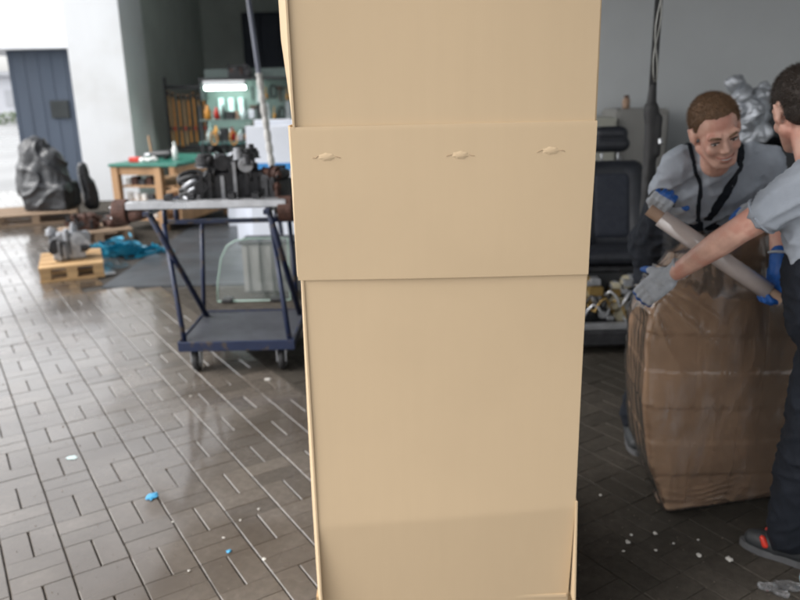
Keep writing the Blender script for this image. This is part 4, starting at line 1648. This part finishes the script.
def shoe(root, heel, toe, red=False):
    heel, toe = V(heel), V(toe)
    d = (toe - heel)
    L = d.length
    d.normalize()
    up = V((0, 0, 1))
    b = MB()
    b.cap(heel + d * .05 + up * .052, .040, heel + d * (L * .55) + up * .048, .042)
    b.cap(heel + d * (L * .55) + up * .046, .044, toe - d * .05 + up * .042, .036)
    b.cap(heel + d * .07 + up * .07, .042, heel + d * .085 + up * .12, .046)
    o = remesh(b, "shoe", M["shoe"], root, .006, 6, lambda p, n: V((0, 0, max(0, .012 - p.z))))
    x = V((d.y, -d.x, 0))
    n = 28
    vs, fs = [], []
    for z in (0.0005, .026):
        for k in range(n):
            a = 2 * math.pi * k / n
            q = math.cos(a)
            wv = (.045 if q > 0 else .038) * (1 - .12 * (abs(q) < .3))
            e = heel + d * (L / 2 + q * L / 2) + x * math.sin(a) * wv
            vs.append(V((e.x, e.y, z)))
    for k in range(n):
        fs.append((k, (k + 1) % n, n + (k + 1) % n, n + k))
    fs += [tuple(reversed(range(n))), tuple(range(n, 2 * n))]
    MB().add(vs, fs).build("sole", M["sole"], o)
    if red:
        c = heel + d * (L * .62) - x * -.030 + up * .062
        for sx in (-1, 1):
            c = heel + d * (L * .66) + x * .034 * sx + up * .050
            MB().cap(c, .013, c + d * .012 + up * .022, .010).build("red_patch", M["red"], o, smooth=True)
    return o


def person(label, P):
    base = V(P["base"])
    hpR = hand_prims(*P["handR"])
    hpL = hand_prims(*P["handL"])
    b = MB()
    HB = basis(P["face"], P["headup"])
    head_prims(b, P["head"], HB)
    pel, ch, nk = V(P["pelvis"]), V(P["chest"]), V(P["neck"])
    SR, SL, ER, EL, WR, WL = (V(P[k]) for k in ("SR", "SL", "ER", "EL", "WR", "WL"))
    lat = (SR - SL).normalized()
    for s in (-1, 1):
        b.cap(pel + lat * .07 * s, .105, ch + lat * .065 * s, .105)
    b.cap(SL + (SR - SL) * .15, .062, SR + (SL - SR) * .15, .062)
    b.cap(nk, .054, V(P["head"]) + HB @ V((0, -.03, -.07)), .050)
    b.cap(ch, .09, nk, .058)
    for S, E_, W_, hp in ((SR, ER, WR, hpR), (SL, EL, WL, hpL)):
        b.cap(S, .056, E_, .042)
        mid = E_.lerp(W_, .3)
        b.cap(E_, .042, mid, .043)
        b.cap(mid, .043, W_, .028)
        for p, r0, q, r1 in hp[0]:
            b.cap(p, r0 * .8, q, r1 * .8, 10)
    for hip, kn, an in P["legs"]:
        b.cap(hip, .085, kn, .055)
        b.cap(kn, .055, an, .038)
    o = remesh(b, "person", M["skin"], None, .0048, 4, None, recenter=base)
    tag(o, label, "person")
    face_parts(o, P["head"], HB, P["hair"], P.get("smile", True))
    hair_part(o, P["head"], HB, P["hair"], P["hairline"], P["seed"], ln=P.get("hairlen", .011))
    # shirt
    b = MB()
    half = (SR - SL).length / 2
    mid_s = (SL + SR) / 2
    for s in (-1, -.5, 0, .5, 1):
        b.cap(pel + lat * .075 * s, .118, ch + lat * .085 * s, .120)
        b.cap(ch + lat * .085 * s, .118, ch.lerp(mid_s, .75) + lat * (half - .075) * s, .088)
    b.cap(SL + (SR - SL) * .12, .078, SR + (SL - SR) * .12, .078)
    b.cap(ch, .11, nk - (nk - ch) * .18, .076)
    for S, E_ in ((SR, ER), (SL, EL)):
        k = P.get("sleeve", .72)
        b.cap(S + (SL + SR) * 0, .076, S.lerp(E_, k), .068)
    sh = remesh(b, "t_shirt", M["shirt"], o, .009, 14, cloth_disp(.013, 6.0, P["seed"]))
    for S, E_ in ((SR, ER), (SL, EL)):       # sleeve hems
        k = P.get("sleeve", .72)
        d = (E_ - S).normalized()
        c = S.lerp(E_, k) + d * .036
        a = d.orthogonal().normalized()
        e = d.cross(a)
        MB().tube([c + (a * math.cos(q) + e * math.sin(q)) * .0575 for q in [i * math.pi / 14 for i in range(29)]], .0045, 8).build("hem", M["shirt"], sh, smooth=True)
    nd = (nk - ch).normalized()
    a = nd.orthogonal().normalized()
    e = nd.cross(a)
    cc = nk - nd * .0 + nd * .052
    MB().tube([cc + (a * math.cos(q) + e * math.sin(q)) * .060 for q in [i * math.pi / 14 for i in range(29)]], .0075, 8).build("collar", M["shirt"], sh, smooth=True)
    # overalls: legs, seat and bib
    b = MB()
    for s in (-1, -.5, 0, .5, 1):
        b.cap(pel + lat * .08 * s, .146, pel.lerp(ch, P.get("bib", .45)) + lat * .085 * s, .142)
    for hip, kn, an in P["legs"]:
        b.cap(hip, .108, kn, .080)
        an2 = V(an)
        b.cap(kn, .080, V((an2.x, an2.y, .12)), .070)
    tr = remesh(b, "overalls", M["navy"], o, .010, 6, cloth_disp(.012, 6, P["seed"] + 3))
    for pts, wd in P["straps"]:
        ribbon(o, "strap", [sh, tr], pts, wd, M["navy"], .007)
    glove(o, hpR, P["blueR"])
    glove(o, hpL, P["blueL"])
    for hl, to in P["shoes"]:
        shoe(o, hl, to, P.get("redshoe", False))
    if "watch" in P:
        c, d = V(P["watch"][0]), V(P["watch"][1]).normalized()
        a = d.orthogonal().normalized()
        e = d.cross(a)
        pts = [c + (a * math.cos(q) + e * math.sin(q)) * .044 for q in [i * math.pi / 12 for i in range(25)]]
        MB().tube(pts, .009, 8).build("armband", M["rubber"], o, smooth=True)
    return o


# worker behind the carton, bent forward, smiling towards his mate
roll_at = lambda q: RL.lerp(RR, q)
A = dict(
    base=(1.22, 3.25, 0), head=(1.126, 2.66, 1.487), face=(-.02, -.92, -.36), headup=(-.30, -.30, .88),
    pelvis=(1.24, 3.20, .96), chest=(1.245, 2.94, 1.24), neck=(1.195, 2.80, 1.375),
    SR=(1.085, 2.88, 1.345), SL=(1.425, 2.90, 1.345), ER=(1.075, 2.985, 1.20), EL=(1.53, 2.98, 1.16),
    WR=(.962, 2.735, 1.225), WL=(1.40, 2.80, 1.215),
    handR=((.955, 2.70, 1.225), (-.35, -.90, .10), RD.cross(V((-.35, -.90, .10))) * -1.0, (.55, -.2, .3), (.55, .95, .8), 1.0),
    handL=((1.38, 2.77, 1.212), (-.7, -.65, -.12), (0, 0, -1), (-.6, .6, .1), (.15, .25, .2), 1.0),
    legs=[((1.15, 3.20, .90), (1.13, 3.16, .50), (1.12, 3.26, .09)), ((1.34, 3.22, .90), (1.36, 3.20, .50), (1.36, 3.32, .09))],
    shoes=[((1.12, 3.34, 0), (1.08, 3.08, 0)), ((1.36, 3.40, 0), (1.40, 3.13, 0))],
    hair=M["hair_light"], seed=4, hairlen=.014,
    hairline=[(0, .070), (22, .066), (40, .072), (58, .050), (72, .012), (82, .004), (92, .030), (112, .020), (125, -.040), (180, -.062)],
    straps=[([(1.31, 2.98, 1.43), (1.30, 2.86, 1.43), (1.275, 2.80, 1.33), (1.235, 2.80, 1.22), (1.215, 2.85, 1.12)], .036),
            ([(1.12, 2.98, 1.43), (1.11, 2.86, 1.42), (1.12, 2.80, 1.33), (1.15, 2.80, 1.22), (1.17, 2.85, 1.12)], .014)],
    blueR=.040, blueL=.008,
    watch=((1.02, 2.86, 1.212), (-.113, -.25, .025)), bib=.66,
)
pA = person("smiling worker in grey t-shirt and navy overalls leaning over the wrapped carton", A)

# worker at the carton's side, back half turned, arm stretched out
Fd = V((-.77, .64, 0))
B_ = dict(
    base=(1.40, 2.22, 0), head=(1.218, 2.285, 1.566), face=(.10, .96, -.26), headup=(-.12, .10, .98),
    pelvis=(1.385, 2.20, .95), chest=(1.315, 2.235, 1.25), neck=(1.275, 2.25, 1.41),
    SL=(1.19, 2.10, 1.375), SR=(1.42, 2.39, 1.375), EL=(1.043, 2.235, 1.213), ER=(1.345, 2.57, 1.255),
    WL=(.928, 2.412, 1.040), WR=(1.292, 2.452, 1.062),
    handL=((.915, 2.43, 1.025), (-.50, .38, -.62), (.35, .62, -.25), (.45, .2, .6), (.30, .45, .35), 1.0),
    handR=((1.290, 2.445, 1.045), (-.12, -.30, -.95), (-.75, -.20, .1), (.1, -.9, .2), (.60, 1.0, .8), 1.0),
    legs=[((1.335, 2.13, .90), (1.315, 2.18, .50), (1.345, 2.27, .09)), ((1.53, 2.28, .90), (1.56, 2.36, .50), (1.62, 2.42, .09))],
    shoes=[((1.455, 2.215, 0), (1.245, 2.40, 0)), ((1.72, 2.36, 0), (1.53, 2.56, 0))],
    hair=M["hair_dark"], seed=9, hairlen=.017, redshoe=True, smile=False,
    hairline=[(0, .060), (35, .062), (58, .048), (70, -.004), (82, -.008), (92, .030), (112, .022), (122, -.045), (180, -.070)],
    straps=[([(1.37, 2.08, 1.20), (1.31, 2.10, 1.38), (1.26, 2.15, 1.46), (1.20, 2.22, 1.38), (1.21, 2.30, 1.20)], .036),
            ([(1.44, 2.25, 1.20), (1.41, 2.26, 1.38), (1.38, 2.32, 1.46), (1.31, 2.36, 1.38), (1.30, 2.36, 1.20)], .036)],
    bib=.45, sleeve=.55, blueR=.007, blueL=.010,
)
pB = person("worker with dark hair and outstretched arm, half turned away, beside the wrapped carton", B_)

# ------------------------------------------------------------------ small things on the ground
rng = random.Random(77)


def crumb(loc, s, m, seed, flat=.5, name="foam_crumb"):
    b = bmesh.new()
    bmesh.ops.create_icosphere(b, subdivisions=2, radius=1)
    for v in b.verts:
        k = 1 + .6 * fnoise(v.co, 1.9, seed) + .25 * fnoise(v.co, 5.0, seed)
        v.co = V((v.co.x * s * k, v.co.y * s * .75 * k, max(-.35, v.co.z) * s * flat * k))
    zmin = min(v.co.z for v in b.verts)
    for v in b.verts:
        v.co.z -= zmin
    me = bpy.data.meshes.new(name)
    b.to_mesh(me)
    b.free()
    me.materials.append(m)
    o = bpy.data.objects.new(name, me)
    o.location = (loc[0], loc[1], .0015)
    o.rotation_euler = (0, 0, rng.uniform(0, 6))
    return link(o)


spots = [(.834, 2.413, .014), (.953, 2.467, .011), (1.065, 2.324, .014), (1.162, 2.297, .018), (.86, 2.46, .009), (.92, 2.36, .008), (.80, 2.36, .007), (1.00, 2.40, .007), (.65, 2.50, .014),
         (.69, 3.3, .012), (1.10, 2.42, .006), (.82, 2.75, .008)]
for k, (x, y, s) in enumerate(spots):
    tag(crumb((x, y), s * .8, M["crumb"], k), "white foam crumb on the dark paving near the wrapped carton", "foam crumb", "foam crumbs on the dark paving")
for k, (x, y, s) in enumerate([(-.799, 4.127, .022), (-1.62, 4.44, .010), (-.93, 2.62, .006), (-.60, 2.70, .008), (-.70, 2.5, .007), (-.52, 2.36, .009), (-.78, 2.3, .007), (-.66, 2.62, .007), (-1.2, 3.9, .010)]):
    tag(crumb((x, y), s * .9, M["crumb"], k + 40, .4, "white_scrap"), "white scrap on the wet paving near the blue trolley" if y > 3.5 else "pale pebble-sized scrap on the paving beside the tall carton", "scrap", "scraps near the trolley" if y > 3.5 else "scraps beside the tall carton")
tag(crumb((-1.077, 2.817), .030, M["blue_scrap"], 61, .16, "blue_scrap"), "bright blue plastic scrap on the wet brick paving", "scrap")
tag(crumb((-1.575, 3.188), .026, M["bottle"], 62, .08, "blue_scrap"), "faded pale blue scrap on the wet brick paving", "scrap")
tag(crumb((-.661, 2.411), .011, M["blue_scrap"], 63, .35, "blue_scrap"), "tiny dark blue scrap near the tall carton", "scrap")

b = MB()
b.ell((1.40, 2.120, .05), (.075, .052, .05))
b.ell((1.46, 2.06, .05), (.09, .08, .05))
tag(remesh(b, "plastic_bag", M["lightblue"], None, .008, 3, lambda p, n: n * (.014 * abs(fnoise(p, 14, 2)) if p.z > .01 else 0), recenter=(1.46, 2.02, 0.0)), "pale blue plastic bag on the floor by the worker's shoe", "bag")
b = MB()
for k in range(9):
    b.ell((1.255 + rng.gauss(0, .03), 2.125 + rng.gauss(0, .014), .010), (.024, .018, .010))
tag(remesh(b, "film_scrap", M["film_loose"], None, .006, 2, lambda p, n: n * (.012 * abs(fnoise(p, 40, 3)) if p.z > .006 else 0), recenter=(1.27, 2.115, 0)), "crumpled scrap of clear film beside the pale blue bag", "film scrap")

# grit and crumbs of dirt lying on the paving
rng = random.Random(123)
gb = MB()
for k in range(2600):
    x, y = rng.uniform(-3.2, 1.6), rng.uniform(1.9, 6.2)
    r = rng.uniform(.0008, .0032) * (1.6 if rng.random() < .05 else 1)
    a = rng.uniform(0, 6.28)
    c = V((x, y, .001))
    p = [c + V((r * math.cos(a + q) * rng.uniform(.6, 1.3), r * math.sin(a + q) * rng.uniform(.6, 1.3), 0)) for q in (0, 1.57, 3.14, 4.71)]
    gb.add(p + [c + V((0, 0, r * rng.uniform(.5, 1.2)))], [(0, 1, 4), (1, 2, 4), (2, 3, 4), (3, 0, 4)])
tag(gb.build("grit", M["grit"]), "fine grit scattered over the wet paving", "grit", kind="stuff")

# hand tools on the lit back board
kinds = [("spanner", "dark steel spanner"), ("screwdriver", "orange-handled screwdriver"), ("hammer", "black-headed hammer"), ("saw", "dark hand saw"), ("cable_coil", "coiled black cable")]
rng = random.Random(31)
for k in range(20):
    nm, lb_ = kinds[(k * 3 + k // 5) % 5]
    x, z = -2.42 + (k % 10) * .118, 1.66 - (k // 10) * .33 + rng.uniform(-.03, .03)
    if nm == "spanner":
        b = MB().bar((x, 12.985, z - .09), (x, 12.985, z + .09), .022, .01)
        b.tube([(x, 12.98, z + .10), (x, 12.992, z + .10)], .024, 12)
    elif nm == "screwdriver":
        b = MB().tube([(x, 12.97, z - .10), (x, 12.97, z - .02), (x, 12.97, z - .018), (x, 12.97, z + .10)], [.02, .022, .007, .006], 10)
    elif nm == "hammer":
        b = MB().tube([(x, 12.97, z - .14), (x, 12.97, z + .08)], .013, 8)
        b.box(x - .055, x + .055, 12.95, 12.99, z + .07, z + .11, .004)
    elif nm == "saw":
        b = MB().add([(x - .05, 12.985, z - .15), (x + .05, 12.985, z - .13), (x + .03, 12.985, z + .15), (x - .03, 12.985, z + .15), (x - .05, 12.995, z - .15), (x + .05, 12.995, z - .13), (x + .03, 12.995, z + .15), (x - .03, 12.995, z + .15)],
                     [(0, 1, 2, 3), (7, 6, 5, 4), (0, 4, 5, 1), (1, 5, 6, 2), (2, 6, 7, 3), (3, 7, 4, 0)])
    else:
        b = MB().tube([(x + .055 * math.cos(a), 12.975 - .006 * math.sin(a * .5), z + .10 * math.sin(a)) for a in [i * math.pi / 10 for i in range(41)]], .010, 8)
    o = b.build(nm, M[{"spanner": "dark_metal", "screwdriver": "orange", "hammer": "rust", "saw": "grey_metal", "cable_coil": "rubber"}[nm]])
    tag(o, lb_ + (" in the upper row of the lit tool board" if k < 10 else " in the lower row of the lit tool board"), nm.replace("_", " "), "hand tools on the lit board")
o = empty("paper_stack", (-1.95, 9.6, 0), "white packing boxes piled beside the foam panels", "box")
MB().box(-2.18, -1.78, 9.45, 9.80, .0065, .52, .006).build("lower_box", M["white_sheet"], o)
MB().box(-2.14, -1.82, 9.47, 9.78, .5205, .92, .006).build("upper_box", M["white_sheet"], o)
MB().box(-2.13, -1.83, 9.466, 9.4695, .66, .72).build("band", M["blue_band"], o)
